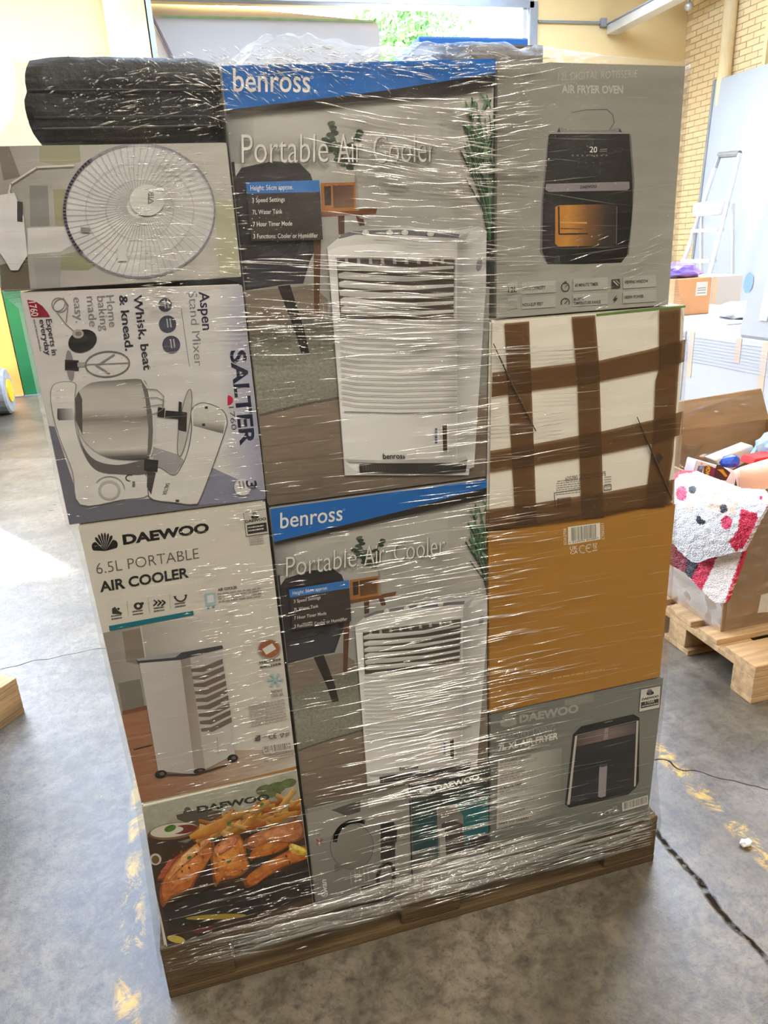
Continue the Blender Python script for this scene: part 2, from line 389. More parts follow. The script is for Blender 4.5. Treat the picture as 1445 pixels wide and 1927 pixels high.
for x0, x1, z0, z1 in ((XL, D2[0], 0, ZC), (D2[0], D2[1], D2[2], ZC), (D2[1], -4.3, 0, ZC), (-4.3, -2.15, 0, .7), (-4.3, -2.15, 3.7, ZC), (-2.15, D1[0], 0, ZC), (D1[0], D1[1], D1[2], ZC), (D1[1], XR, 0, ZC)):
    wb.box((x0, YB, z0), (x1, YB + .3, z1))
struct(wb.build('wall_back', M_cream))
w_ = struct(empty('added_window_3', (-4.3, YB + .1, .7)))  # unseen frosted window, added to brighten the left floor
for k_ in range(2):
    meshobj('pane', [(k_ * 1.1, 0, 0), (k_ * 1.1 + 1.05, 0, 0), (k_ * 1.1 + 1.05, 0, 3.0), (k_ * 1.1, 0, 3.0)], [(0, 1, 2, 3)], M_frost, w_)
    MB().box((k_ * 1.1 + 1.05, -.03, 0), (k_ * 1.1 + 1.1, .03, 3.0)).build('glazing_bar', M_steel, w_)
struct(MB().box((-.13, YB - .22, 0), (.32, YB, ZC), .01).build('trim_1', M_pier))
# metal door frame of the open doorway
dr = struct(empty('door_1', (D1[0], YB, 0)))
def fpart(name, a, b_, mt=M_steel):
    o = MB().box(a, b_, .006).build(name, mt, dr); o.matrix_parent_inverse = Matrix.Translation(-dr.location); return o
fpart('jamb', (D1[1] - .07, YB - .05, 0), (D1[1] + .05, YB + .1, D1[2] + .05)); fpart('jamb', (D1[0] - .02, YB - .0, 0), (D1[0] + .06, YB + .1, D1[2]))
fpart('header', (D1[0], YB - .05, D1[2] - .03), (D1[1], YB + .1, D1[2] + .06))
fpart('guide_rail', (D1[1] - .15, YB - .02, 0), (D1[1] - .09, YB + .04, D1[2] - .03), M_alu)
# the brick wall on the right: courses of painted bricks in front of the joint bed
wr = struct(MB().box((XR, YF, 0), (XR + .3, YB + .3, ZC)).build('wall_right', M_mortar))
bm = MB().box((0, 0, 0), (.012, .217, .0665), .003).build('brick', M_brick, wr); bmesh_ = bm.data
cells = []
for k in range(int(ZC / .075)):
    z = k * .075
    if z < .3 or z > 4.85: continue
    for i in range(30):
        y = 8.775 - i * .225 - (.1125 if k % 2 else 0)
        if y < 3.5 or y > 8.78: continue
        near = (y > 6.0 and z > 3.3) or (7.9 < y)
        cells.append((not near, -z if y < 7.9 else -z, y, z))
cells.sort(); one = []; rest = MB()
for k, (_, _, y, z) in enumerate(cells):
    if k < 300:
        o = bm if k == 0 else bm.copy()
        if k: COL.objects.link(o); o.parent = wr
        o.location = (XR - .011, y + random.uniform(-.002, .002), z + random.uniform(-.002, .002))
    else:
        rest.box((XR - .010, y, z), (XR, y + .217, z + .0665))
st = rest.build('brickwork', M_brick, wr); st['kind'] = 'stuff'
struct(MB().tube([(XR - .09, 8.02, 0), (XR - .09, 8.02, ZC)], .085, 14).build('trim_2', M_brick, None, True))
struct(MB().box((XR - .05, 7.35, 3.3), (XR - .002, 7.41, ZC), .004).build('trim_3', M_brick))
# lamps of the hall
lampm, n_, l_, b_ = newmat('lamp_diffuser'); b_.inputs['Emission Color'].default_value = LAMP_C + (1,); b_.inputs['Emission Strength'].default_value = 6; b_.inputs['Base Color'].default_value = (.9, .9, .85, 1)
for i, (x, y) in enumerate(LAMP_POS):
    e = tag(empty('strip_lamp', (x, y, ZC - .25)), 'warm white strip lamp hanging under the ceiling', 'lamp', 'strip lamps under the ceiling')
    MB().box((-.75, -.07, 0), (.75, .07, .06), .008).build('housing', M_steel, e)
    MB().box((-.73, -.06, -.02), (.73, .06, -.001), .006).build('diffuser', lampm, e)
    MB().tube([(-.6, 0, .06), (-.6, 0, .25)], .006).build('hanger', M_steel, e); MB().tube([(.6, 0, .06), (.6, 0, .25)], .006).build('hanger', M_steel, e)
    a = area('strip_lamp_light', (x, y, ZC - .28), (1.45, .07), LAMP_W, LAMP_C); 
# trunking and its conduit near the back wall, upper right
e = tag(empty('cable_trunking', (6.4, 8.95, 4.14)), 'long grey trunking hung by a rod near the ceiling, end on at the wall', 'trunking')
MB().box((-.09, -4.2, -.05), (.09, 0, .06), .008).build('channel', M_alu, e)
MB().box((-.11, -4.2, .06), (.11, 0, .075), .004).build('lid', M_steel, e)
MB().tube([(0, -.9, .075), (0, -.9, .86)], .012).build('hanger_rod', M_steel, e)
e = tag(empty('conduit', (5.3, 8.97, 4.23)), 'thin grey conduit running along the back wall to the trunking', 'conduit')
MB().tube([(0, 0, 0), (.93, 0, 0)], .016).build('pipe', M_steel, e)
MB().box((.92, -.04, -.05), (1.0, .02, .05), .006).build('junction_box', M_steel, e)
e = tag(empty('sensor_lamp', (7.2, 8.5, 4.42)), 'small grey fitting with round sensor bulb below, in the far corner', 'sensor')
MB().box((-.2, -.9, 0), (.2, .1, .1), .01).build('housing', M_alu, e)
MB().tube([(.05, .02, 0), (.05, .02, -.06)], .02).build('stem', M_alu, e)
q = bmesh.new(); bmesh.ops.create_uvsphere(q, u_segments=12, v_segments=8, radius=.055, matrix=Matrix.Translation((.05, .02, -.1))); k = MB(); k.bm.free(); k.bm = q; k.build('bulb', M_alu, e, True)
# big pale panel standing in the doorway, and its brace
M_panel = mat('pale_grey_sheet', (156, 150, 143), .55, .03, 1.5, .3)
pts = [(.36, 0), (3.23, 0), (3.23, 4.19)] + [(3.23 - .1 + .1 * math.cos(a), 4.19 + .1 * math.sin(a)) for a in (.4, .8, 1.2, 1.57)] + [(.36, 4.46)]
bm_ = bmesh.new(); f0 = bm_.faces.new([bm_.verts.new((x, YB + .34, z)) for x, z in pts]); ex = bmesh.ops.extrude_face_region(bm_, geom=[f0])
bmesh.ops.translate(bm_, verts=[v for v in ex['geom'] if isinstance(v, bmesh.types.BMVert)], vec=(0, .09, 0))
k = MB(); k.bm.free(); k.bm = bm_
pn = tag(k.build('sheet_panel', M_panel), 'large pale grey sheet panel with a rounded corner standing in the bright doorway', 'panel')
MB().box((.5, YB + .335, 4.27), (3.15, YB + .38, 4.295)).build('edge_strip', mat('green_edge', (120, 150, 110), .5), pn)
MB().tube([(.33, YB + .31, 4.42), (.63, YB + .31, 3.7), (.9, YB + .31, 3.0)], .022).build('brace_bar', mat('brace_dark', (96, 84, 84), .5), pn)
# tree and hedge outside
def foliage(name, c, r, nleaf, m, parent):
    rr = random.Random(3); V, Fc = [], []
    for i in range(nleaf):
        d = Vector((rr.gauss(0, 1), rr.gauss(0, 1), rr.gauss(0, 1))).normalized() * (r * (rr.random() ** .4)); p = Vector(c) + Vector((d.x, d.y * .7, d.z * .9))
        u = Vector((rr.gauss(0, 1), rr.gauss(0, 1), rr.gauss(0, 1))).normalized(); w = u.orthogonal().normalized(); s_ = rr.uniform(.06, .14)
        i0 = len(V); V += [p - u * s_, p + w * s_ * .5, p + u * s_, p - w * s_ * .5]; Fc.append((i0, i0 + 1, i0 + 2, i0 + 3))
    o = meshobj(name, V, Fc, m, parent); o['kind'] = 'stuff'; return o
M_leaf = mat('tree_leaf', (110, 150, 80), .6, .4, 3)
e = tag(empty('garden_tree', (7.0, 16, 0)), 'leafy green tree in sunlight outside the open doorway', 'tree')
MB().tube([(0, 0, 0), (.1, 0, 1.6), (-.1, .1, 3.2), (.1, 0, 5)], [.2, .16, .12, .06], 10).build('trunk', M_wood, e, True)
foliage('foliage', (-1.0, 0, 5.7), 1.6, 3200, M_leaf, e)

# ------------------------------------------------------------------ far left: lift truck, posts, wrapped pallet
M_yel = mat('truck_yellow', (250, 190, 20), .45, .05, 3, .5); M_tyre = mat('tyre_grey', (150, 152, 152), .8, .15, 20)
e = tag(empty('industrial_truck', (-2.45, 6.6, 0)), 'yellow industrial truck with pale tyres standing at the far left', 'truck')
k = MB().hexa([(-.5, -.75, 1.05), (.62, -.75, .95), (.72, -.75, .42), (-.5, -.75, .25), (-.5, 1.0, 1.3), (.62, 1.0, 1.25), (.72, 1.0, .42), (-.5, 1.0, .25)], .05); k.build('chassis', M_yel, e)
MB().box((-.5, 1.0, .3), (.6, 1.45, 1.05), .12).build('counterweight', M_yel, e)
MB().box((.60, -.8, .5), (.80, -.1, 1.25), .05).build('mudguard', M_yel, e)
MB().box((-.3, .3, 1.1), (.3, .8, 1.35), .06).build('seat', M_dark, e)
for px_ in (-.3, .3): MB().box((px_ - .05, -1.0, .1), (px_ + .05, -.88, 1.3)).build('mast_rail', M_dark, e)
for px_ in (-.3, .3): MB().box((px_ - .06, -2.0, .06), (px_ + .06, -.95, .11)).build('fork', M_dark, e)
for px_, py_, r in ((-.5, -.45, .3), (.68, -.45, .3), (-.5, 1.0, .25), (.62, 1.0, .25)):
    w_ = MB().tube([(px_ - .13, py_, r), (px_ - .11, py_, r), (px_ + .11, py_, r), (px_ + .13, py_, r)], [r * .92, r, r, r * .92], 22).build('wheel', M_tyre, e)
    MB().tube([(px_ - .14, py_, r), (px_ + .145, py_, r)], r * .5, 14).build('hub', M_yel, w_)
for nm, x0, x1, col_, lab in (('orange_post', -2.3, -1.795, (246, 176, 92), 'broad orange upright post by the back wall behind the yellow truck'), ('green_post', -1.785, -1.60, (20, 104, 60), 'dark green upright post beside the broad orange one')):
    e = tag(empty(nm, ((x0 + x1) / 2, 8.8, 0)), lab, 'post'); w_ = (x1 - x0) / 2
    MB().box((-w_, -.06, 0), (w_, .06, 2.2), .01).build('upright', mat(nm + '_paint', col_, .55, .1, 6), e)
    MB().box((-w_ + .002, -.1, 0), (w_ - .002, .1, .015), .003).build('foot_plate', M_steel, e)

def make_pallet(label, loc, rz, L=1.2, Wd=.8, m=M_wood):
    e = tag(empty('wooden_pallet', loc, rz), label, 'pallet')
    ys = [0, .145 + .0425, Wd / 2 - .0725, 0, 0]
    for y0, y1 in ((0, .145), (.1875, .2875), (.3275, .4725), (.5125, .6125), (.655, .8)):
        MB().box((0, y0, .122), (L, y1, .144), .003).build('deck_board', m, e)
    for x0 in (0, L / 2 - .0725, L - .145):
        MB().box((x0, 0, .1), (x0 + .145, Wd, .122), .003).build('stringer_board', m, e)
        for y0, y1 in ((0, .1), (.35, .45), (.7, .8)):
            MB().box((x0 + (.0 if x0 else 0), y0, .022), (x0 + .145, y1, .1), .004).build('block', m, e)
    for y0, y1 in ((0, .1), (.3275, .4725), (.7, .8)):
        MB().box((0, y0, 0), (L, y1, .022), .003).build('runner_board', m, e)
    return e

# film used on far loads
def filmmat(name, base_fac, streak, rough=.15, veil=.05, attr=None, sc=(5, 130), bump=.6, tint=(1, .98, .94)):
    m, n, l, b = newmat(name); n.remove(b); out = n['Material Output']
    if attr: a = n.new('ShaderNodeAttribute'); a.attribute_name = attr; vec = a.outputs['Vector']
    else: t = n.new('ShaderNodeTexCoord'); vec = t.outputs['Object']
    mp = n.new('ShaderNodeMapping'); mp.inputs['Scale'].default_value = (sc[0], sc[1], 1) if attr else (sc[0], sc[0], sc[1]); l.new(vec, mp.inputs[0])
    n1 = n.new('ShaderNodeTexNoise'); n1.inputs['Scale'].default_value = 1; n1.inputs['Detail'].default_value = 4; n1.inputs['Roughness'].default_value = .6; l.new(mp.outputs[0], n1.inputs['Vector'])
    bp = n.new('ShaderNodeBump'); bp.inputs['Strength'].default_value = bump; bp.inputs['Distance'].default_value = .004; l.new(n1.outputs['Fac'], bp.inputs['Height'])
    gl = n.new('ShaderNodeBsdfGlossy'); gl.inputs['Roughness'].default_value = rough; gl.inputs['Color'].default_value = tint + (1,); l.new(bp.outputs[0], gl.inputs['Normal'])
    df = n.new('ShaderNodeBsdfDiffuse'); df.inputs['Color'].default_value = (.8, .78, .74, 1); l.new(bp.outputs[0], df.inputs['Normal'])
    tl = n.new('ShaderNodeBsdfTranslucent'); tl.inputs['Color'].default_value = (.8, .78, .74, 1)
    tr = n.new('ShaderNodeBsdfTransparent'); tr.inputs['Color'].default_value = (.975, .972, .965, 1)
    ad = n.new('ShaderNodeMixShader'); ad.inputs[0].default_value = .4; l.new(df.outputs[0], ad.inputs[1]); l.new(tl.outputs[0], ad.inputs[2])
    r = n.new('ShaderNodeValToRGB'); r.color_ramp.elements[0].position = .5; r.color_ramp.elements[1].position = .78
    r.color_ramp.elements[0].color = (veil,) * 3 + (1,); r.color_ramp.elements[1].color = (veil + streak,) * 3 + (1,); l.new(n1.outputs['Fac'], r.inputs[0])
    m1 = n.new('ShaderNodeMixShader'); l.new(r.outputs[0], m1.inputs[0]); l.new(tr.outputs[0], m1.inputs[1]); l.new(ad.outputs[0], m1.inputs[2])
    fr = n.new('ShaderNodeLayerWeight'); fr.inputs['Blend'].default_value = .2
    mm = n.new('ShaderNodeMath'); mm.operation = 'MULTIPLY_ADD'; mm.inputs[1].default_value = .25; mm.inputs[2].default_value = base_fac; mm.use_clamp = True; l.new(fr.outputs['Fresnel'], mm.inputs[0])
    m2 = n.new('ShaderNodeMixShader'); l.new(mm.outputs[0], m2.inputs[0]); l.new(m1.outputs[0], m2.inputs[1]); l.new(gl.outputs[0], m2.inputs[2])
    l.new(m2.outputs[0], out.inputs['Surface']); return m
M_film_far = filmmat('wrinkled_film', .03, .18, .2, .05, None, (7, 60), .5)

# left pallet, turned, only its corner in view
c0 = (-.51, 1.28); rz = math.atan2(-.8, -.6)
e = make_pallet('pale wooden pallet under the white wrapped load at the left edge', (c0[0] - .0, c0[1], 0), rz - math.pi / 1, m=M_wood_l) if 0 else None
PL = make_pallet('pale wooden pallet under the white wrapped load at the left edge', (c0[0] + 1.2 * -.6, c0[1] + 1.2 * -.8, 0), math.atan2(.8, .6), m=M_wood_l)
e = tag(empty('wrapped_load', (c0[0] + 1.2 * -.6, c0[1] + 1.2 * -.8, .144), math.atan2(.8, .6)), 'white film-wrapped load on the pallet at the left edge', 'load')
MB().box((.06, .08, 0), (1.11, .74, 1.0), .02).build('carton_stack', M_white_card, e)
k = MB()
for i in range(7):
    z = .01 + i * .018; k.tube([(.03, .05 - .004 * i, z), (.5, .045, z + .012), (1.14 - .004 * i, .05, z), (1.15 - .004 * i, .4, z + .01), (1.14, .77, z)], .011, 6)
sk = k.build('film_skirt', M_white_card, e, True); sk['kind'] = 'stuff'

# ------------------------------------------------------------------ right background: white load, cartons, ladder, board
e = tag(empty('leaning_board', (7.42, 8.1, 0)), 'large pale blue-grey board leaning upright against the brick wall', 'board')
MB().hexa([(-.12, 0, 0), (-.12, -3.2, 0), (.02, -3.2, 3.36), (.02, 0, 3.38), (-.09, 0, 0), (-.09, -3.2, 0), (.05, -3.2, 3.36), (.05, 0, 3.38)], .004).build('sheet', mat('pale_blue_board', (170, 174, 175), .45, .04, 1.2, .5), e)
for y in (0, -3.2): MB().hexa([(-.135, y - .02, 0), (-.135, y + .02, 0), (.005, y + .02, 3.39), (.005, y - .02, 3.39), (-.085, y - .02, 0), (-.085, y + .02, 0), (.055, y + .02, 3.39), (.055, y - .02, 3.39)]).build('edge_strip', M_steel, e)
# ladder
A_ = at((1353, 292), 0, 6.9); B_ = at((1392, 289), 0, 6.9)
e = tag(empty('step_ladder', (6.75, 7.1, 0)), 'aluminium step ladder with grey top handle leaning at the brick wall', 'ladder')
def L(p): return (p[0] - 6.75, p[1] - 7.1, p[2])
tl_, tr_ = L(A_), L(B_); bl_ = (-.45, tl_[1] + .18, 0); br_ = (-.45, tr_[1] - .18, 0)
def lerp(a, b_, t): return tuple(a[i] + (b_[i] - a[i]) * t for i in range(3))
MB().tube([bl_, tl_], .028, 8).build('stile', M_alu, e); MB().tube([br_, tr_], .028, 8).build('stile', M_alu, e)
MB().tube([lerp(tl_, bl_, .06), tl_, lerp(tl_, tr_, .03)], .03).build('handle_end', M_steel, e)
MB().tube([tl_, tr_], .035, 8).build('handle', mat('handle_grey', (120, 116, 110), .5), e)
for i in range(5):
    t_ = .36 + i * .15; p, q_ = lerp(tl_, bl_, t_), lerp(tr_, br_, t_); MB().box((min(p[0], q_[0]) - .05, q_[1], p[2] - .02), (p[0] + .06, p[1], p[2] + .02), .004).build('tread', M_alu, e)
p, q_ = lerp(tl_, bl_, .24), lerp(tr_, br_, .24)
MB().box((p[0] - .16, q_[1] + .03, p[2] - .12), (p[0] + .03, p[1] - .03, p[2] + .04), .02).build('platform', mat('ladder_white', (228, 226, 220), .4), e)
for y in (bl_[1] - .05, br_[1] + .05): MB().tube([(.25, y, 0), (p[0] + .05, y * .9, p[2])], .02, 6).build('rear_leg', M_alu, e)
# white load on a pallet
make_pallet('wooden pallet hidden low under the big white carton load', (3.22, 2.95, 0), 0, m=M_wood_l)
make_pallet('second wooden pallet under the near end of the white carton load', (3.22, 1.55, 0), 0, m=M_wood_l)
M_wl = mat('white_load_card', (190, 187, 187), .5, .03, 2, .35)
e = tag(empty('white_load', (3.22, 1.6, .144)), 'wide white carton load with brown tape strips behind the toy carton', 'load')
MB().box((0, 0, 0), (1.15, 1.1, .80), .012).build('carton', M_wl, e); MB().box((0, 1.11, 0), (1.15, 2.3, .80), .012).build('carton', M_wl, e)
M_tan = mat('tan_tape', (205, 178, 150), .4, .05)
for y, z0 in ((1.02, .52), (.42, .45), (.62, .66), (1.35, .55)): MB().box((-.003, y, z0), (.0, y + .045, .797)).build('tape_strip', M_tan, e)
k = MB()
for i in range(9): k.box((-.004, 0.02, .62 + i * .018), (-.001, 2.25, .6225 + i * .018))
o = k.build('film_fold', mat('pale_fold', (176, 180, 192), .3), e); o['kind'] = 'stuff'
e = tag(empty('tall_carton', (3.225, 1.22, .946)), 'tall white wrapped carton with a blue oval mark on the white load', 'box')
MB().hexa([(0, 1.05, 0), (0, 0, 0), (.04, 0, .64), (.04, .98, .64), (.7, 1.05, 0), (.7, 0, 0), (.66, 0, .64), (.66, .98, .64)], .012).build('carton_body', mat('tall_carton_card', (172, 170, 170), .45, .05, 3), e)
q = bmesh.new(); bmesh.ops.create_circle(q, cap_ends=True, radius=.5, segments=24); k = MB(); k.bm.free(); k.bm = q
o = k.build('oval_mark', mat('oval_blue', (120, 150, 190), .5), e); pt = at((1411, 532), 0, 3.25); o.location = (.04 * (pt[2] - .946) / .64 - .003, pt[1] - 1.22, pt[2] - .946); o.rotation_euler = (math.pi / 2, 0, math.pi / 2 + math.atan2(.04, .64) * 0); o.scale = (.07, .11, 1); o.matrix_basis = Matrix.Translation(o.location) @ Matrix.Rotation(math.atan2(.04, .64), 4, 'Y') @ Matrix.Rotation(math.pi / 2, 4, 'Z') @ Matrix.Rotation(math.pi / 2, 4, 'X') @ Matrix.Diagonal((.07, .11, 1, 1))
MB().hexa([(.038, .90, .1), (.038, .84, .1), (.041, .82, .64), (.041, .88, .64), (-.004 + .001, .90, .1), (-.003, .84, .1), (.034, .82, .64), (.034, .88, .64)]).build('tape_strip', mat('pale_tape', (186, 186, 190), .3), e)
e = tag(empty('parcel_box', (3.66, 3.45, .946)), 'orange-brown parcel box with a white paper label on the white load', 'box')
MB().box((0, 0, 0), (.31, .3, .255), .006).build('carton_body', mat('parcel_card', (216, 158, 108), .7, .06, 5), e)
pl_ = MB().box((.18, -.003, .13), (.275, 0, .225)).build('paper_label', M_white_card, e)
for z in (.145, .165, .18): MB().box((.19, -.004, z), (.262, -.002, z + .006)).build('label_line', M_steel, pl_)
def crumple(name, c, size, m, label, cat, seed, squash=1.0, sub=3, amp=.35):
    q = bmesh.new(); bmesh.ops.create_icosphere(q, subdivisions=sub, radius=1)
    for v in q.verts:
        p = v.co.copy(); d = mnoise.noise(p * 2.2 + Vector((seed, 0, 0))) * amp + abs(mnoise.noise(p * 5 + Vector((0, seed, 0)))) * amp * .6
        v.co = p * (1 + d); v.co.z = max(v.co.z, -.75)
        v.co = Vector((v.co.x * size[0], v.co.y * size[1], (v.co.z + .75) * size[2] / 1.75))
    k = MB(); k.bm.free(); k.bm = q; o = k.build(name, m, None); o.location = c; tag(o, label, cat); return o
crumple('purple_bag', (3.79, 3.60, 1.20), (.16, .11, .10), mat('purple_film', (140, 116, 205), .3, .15, 8, .6), 'crumpled purple plastic bag lying on the orange-brown parcel', 'bag', 2)
crumple('paper_pile', (3.86, 3.0, .9525), (.13, .16, .10), mat('white_paper', (245, 245, 242), .6, .02), 'bright white crumpled paper pile lying on the white load', 'paper', 5)
o = MB().box((3.55, 2.75, .9445), (4.2, 3.35, .952)).build('cardboard_sheet', M_wl); tag(o, 'flat white cardboard sheet lying under the crumpled paper pile', 'cardboard'); 
for i, (p0, s_, lab) in enumerate((((5.9, 6.1, 0), (.7, .6, 1.05), 'white carton standing on the floor beside the ladder foot'), ((5.2, 5.3, 0), (.75, .6, .8), 'low white carton on the floor behind the white load'))):
    b_ = MB().box((-s_[0] / 2, -s_[1] / 2, 0), (s_[0] / 2, s_[1] / 2, s_[2]), .01).build('white_carton', M_wl); b_.location = p0; tag(b_, lab, 'box')
    MB().box((-.03, -s_[1] / 2 - .002, s_[2] * .5), (.03, -s_[1] / 2, s_[2])).build('tape_strip', M_tan, b_)

# ------------------------------------------------------------------ right pallet: open carton with toys and the tufted rug
make_pallet('pale wooden pallet under the open brown carton on the right', (1.90, .47, 0), 0.0, m=M_wood_l)
oc = tag(empty('open_carton', (1.95, .70, .144)), 'open brown cardboard carton full of gifts on the right pallet', 'box')
bw, bd, bh = .85, .82, .53
MB().box((0, 0, 0), (.012, bd, bh), .002).build('side_panel', M_card, oc); MB().box((bw - .012, 0, 0), (bw, bd, bh), .002).build('side_panel', M_card, oc)
MB().box((.012, 0, 0), (bw - .012, .012, bh), .002).build('front_panel', M_card, oc); MB().box((.012, bd - .012, 0), (bw - .012, bd, bh), .002).build('back_panel', M_card, oc)
MB().box((.012, .012, 0), (bw - .012, bd - .012, .012)).build('base_panel', M_card, oc)
MB().hexa([(0, bd - .012, bh), (bw, bd - .012, bh), (bw, bd + .06, bh + .13), (0.1, bd + .06, bh + .10), (0, bd, bh), (bw, bd, bh), (bw, bd + .07, bh + .13), (0.1, bd + .07, bh + .10)]).build('flap', M_card, oc)
for y in (.12, .36, .60): MB().box((-.003, y, .002), (0, y + .004, bh)).build('seam', mat('card_seam', (96, 70, 46), .8), oc) if y == .36 else None
p = at((1437, 1175), 1, .697); p[2] = max(p[2], .215); MB().hexa([(x - 1.95, -.003, z - .144) for x, z in ((p[0] - .03, p[2] + .05), (p[0] + .25, p[2] + .08), (p[0] + .25, p[2] - .05), (p[0] - .035, p[2] - .02))] + [(x - 1.95, -.001, z - .144) for x, z in ((p[0] - .03, p[2] + .05), (p[0] + .25, p[2] + .08), (p[0] + .25, p[2] - .05), (p[0] - .035, p[2] - .02))]).build('paper_label', M_white_card, oc)
# film over that carton
V, Fc = [], []
def sheet(fn, nu, nv):
    i0 = len(V)
    for j in range(nv + 1):
        for i in range(nu + 1): V.append(fn(i / nu, j / nv))
    for j in range(nv):
        for i in range(nu): a = i0 + j * (nu + 1) + i; Fc.append((a, a + 1, a + nu + 2, a + nu + 1))
def wr_(p, a, f=14): return (mnoise.noise(Vector(p) * f) + .5 * mnoise.noise(Vector(p) * f * 2.7)) * a
def f1(u, v): p = (-.012, u * bd - .01, v * bh * .98 + .0); w_ = wr_((p[1], p[2] * 2.5, 1), .006, 7); return (p[0] - abs(w_), p[1], p[2])
def f2(u, v): p = (u * bw, -.012, v * bh * .98); w_ = wr_((p[0], p[2] * 2.5, 5), .006, 7); return (p[0], p[1] - abs(w_), p[2])
def f3(u, v):
    p = (u * bw, bd - .03 + v * .07, .30 + v * .34); w_ = wr_((p[0] * 1.0, p[2] * 2, 9), .022, 6); return (p[0], p[1] - .004 - abs(w_), p[2])
sheet(f1, 60, 40); sheet(f2, 50, 40); sheet(f3, 60, 40)
M_film_c = filmmat('carton_film', .06, .25, .14, .05, None, (14, 40), .5)
fo = meshobj('stretch_film', V, Fc, M_film_c, None, True); fo.location = (1.95, .70, .144)
tag(fo, 'clear wrinkled film around the open brown carton on the right', 'film')
def ink_obj(name, V, F, C, parent=None, m=0):
    me = bpy.data.meshes.new(name); me.from_pydata(V, [], F); me.update()
    a = me.color_attributes.new('ink', 'FLOAT_COLOR', 'POINT'); a.data.foreach_set('color', np.array([tuple(c) + (1,) for c in C], dtype=np.float32).ravel())
    return link(name, me, PM[m], parent)
def inside(p, poly):
    r = False; n_ = len(poly)
    for i in range(n_):
        a, b_ = poly[i], poly[i - 1]
        if (a[1] > p[1]) != (b_[1] > p[1]) and p[0] < (b_[0] - a[0]) * (p[1] - a[1]) / (b_[1] - a[1]) + a[0]: r = not r
    return r
def tuft(name, poly, paints, base, xfun, thick, cell=7.0, parent=None):     # pile rug cut to an outline; coordinates in tenths of the detail view
    G = lambda p: (1220 + p[0] * .3008, 760 + p[1] * .301)
    xs = [p[0] for p in poly]; ys = [p[1] for p in poly]; idx = {}; V, F, C = [], [], []; rr = random.Random(4)
    def vert(i, j):
        if (i, j) not in idx:
            p = (min(xs) + i * cell, min(ys) + j * cell); w = at(G(p), 0, xfun(p)); col = base
            for pl_, c_ in paints:
                if inside((p[0] + rr.uniform(-4, 4), p[1] + rr.uniform(-4, 4)), pl_): col = c_
            k_ = rr.uniform(.86, 1.06); nn = mnoise.noise(Vector((p[0] * .03, p[1] * .03, 1))) * .0035 + rr.uniform(0, .003)
            idx[(i, j)] = len(V); V.append((w[0] - nn, w[1], w[2])); C.append(tuple(min(.9, x * k_) for x in pc(col)))
        return idx[(i, j)]
    ni = int((max(xs) - min(xs)) / cell); nj = int((max(ys) - min(ys)) / cell)
    for j in range(nj):
        for i in range(ni):
            if inside((min(xs) + (i + .5) * cell, min(ys) + (j + .5) * cell), poly): F.append((vert(i, j), vert(i + 1, j), vert(i + 1, j + 1), vert(i, j + 1)))
    n0 = len(V); cnt = {}
    for f in F:
        for a, b_ in zip(f, f[1:] + f[:1]): cnt[(a, b_)] = 1
    edge = [(a, b_) for a, b_ in cnt if (b_, a) not in cnt]
    V += [(v[0] + thick, v[1] + thick * .35, v[2]) for v in V]; C += C[:]
    F += [tuple(k + n0 for k in f[::-1]) for f in F] + [(b_, a, a + n0, b_ + n0) for a, b_ in edge]
    return ink_obj(name, V, F, C, parent)
rug = tag(empty('tufted_rug', (1.9, 1.0, .3)), 'white and red tufted rug with smiling bearded face draped over the carton', 'rug')
WH, PK, RD, DR, BK, PE = (240, 238, 240), (214, 60, 96), (196, 16, 56), (120, 8, 26), (28, 26, 30), (240, 210, 184)
def el(cx, cy, rx, ry, n_=16): return [(cx + rx * math.cos(k * 2 * math.pi / n_), cy + ry * math.sin(k * 2 * math.pi / n_)) for k in range(n_)]
up = [(130, 470), (165, 440), (190, 425), (280, 425), (420, 480), (560, 535), (710, 545), (755, 600), (745, 640), (690, 730), (655, 800), (625, 860), (590, 925), (545, 925), (480, 945), (380, 965), (310, 995), (270, 985), (225, 950), (130, 850)]
o1 = tuft('face_leaf', up, [([(130, 480), (130, 420), (200, 410), (290, 428), (200, 440), (165, 480)], RD), ([(230, 455), (330, 450), (340, 590), (280, 620), (230, 560)], PE), ([(360, 545), (420, 545), (570, 620), (540, 690), (470, 690), (400, 660), (350, 640)], PE), ([(230, 620), (280, 640), (270, 690), (225, 650)], PE),
    (el(210, 560, 35, 48), PK), (el(278, 537, 25, 27), BK), (el(472, 655, 27, 28), BK), (el(490, 742, 36, 44), PK), (el(316, 720, 18, 22), BK), (el(332, 738, 28, 18), BK), ([(580, 655), (680, 680), (690, 720), (650, 800), (600, 900), (545, 925), (505, 860), (560, 790)], RD), (el(706, 586, 12, 12), RD), ([(700, 730), (756, 620), (760, 660), (660, 850), (620, 870)], RD)],
    WH, lambda p: 1.865 - .035 * math.sin(max(0, min(1, (p[1] - 425) / 560)) * math.pi) + .03 * (1 - max(0, min(1, (p[1] - 425) / 200))), .02, 4.0, rug)
lo = [(130, 870), (240, 945), (310, 985), (430, 940), (600, 880), (628, 850), (545, 1090), (490, 1240), (450, 1248), (410, 1240), (340, 1170), (270, 1100), (235, 1060), (130, 1000)]
o2 = tuft('stripe_leaf', lo, [([(130, 860), (260, 960), (240, 1060), (130, 1010)], DR), ([(250, 950), (335, 985), (275, 1100), (230, 1060)], BK), ([(325, 980), (440, 945), (335, 1170), (270, 1100)], RD), ([(600, 900), (640, 840), (545, 1100), (492, 1245), (478, 1245), (535, 1080)], RD)], (240, 226, 216), lambda p: 1.905, .018, 4.0, rug)
for o in (o1, o2): o.matrix_parent_inverse = Matrix.Translation((-1.9, -1.0, -.3))
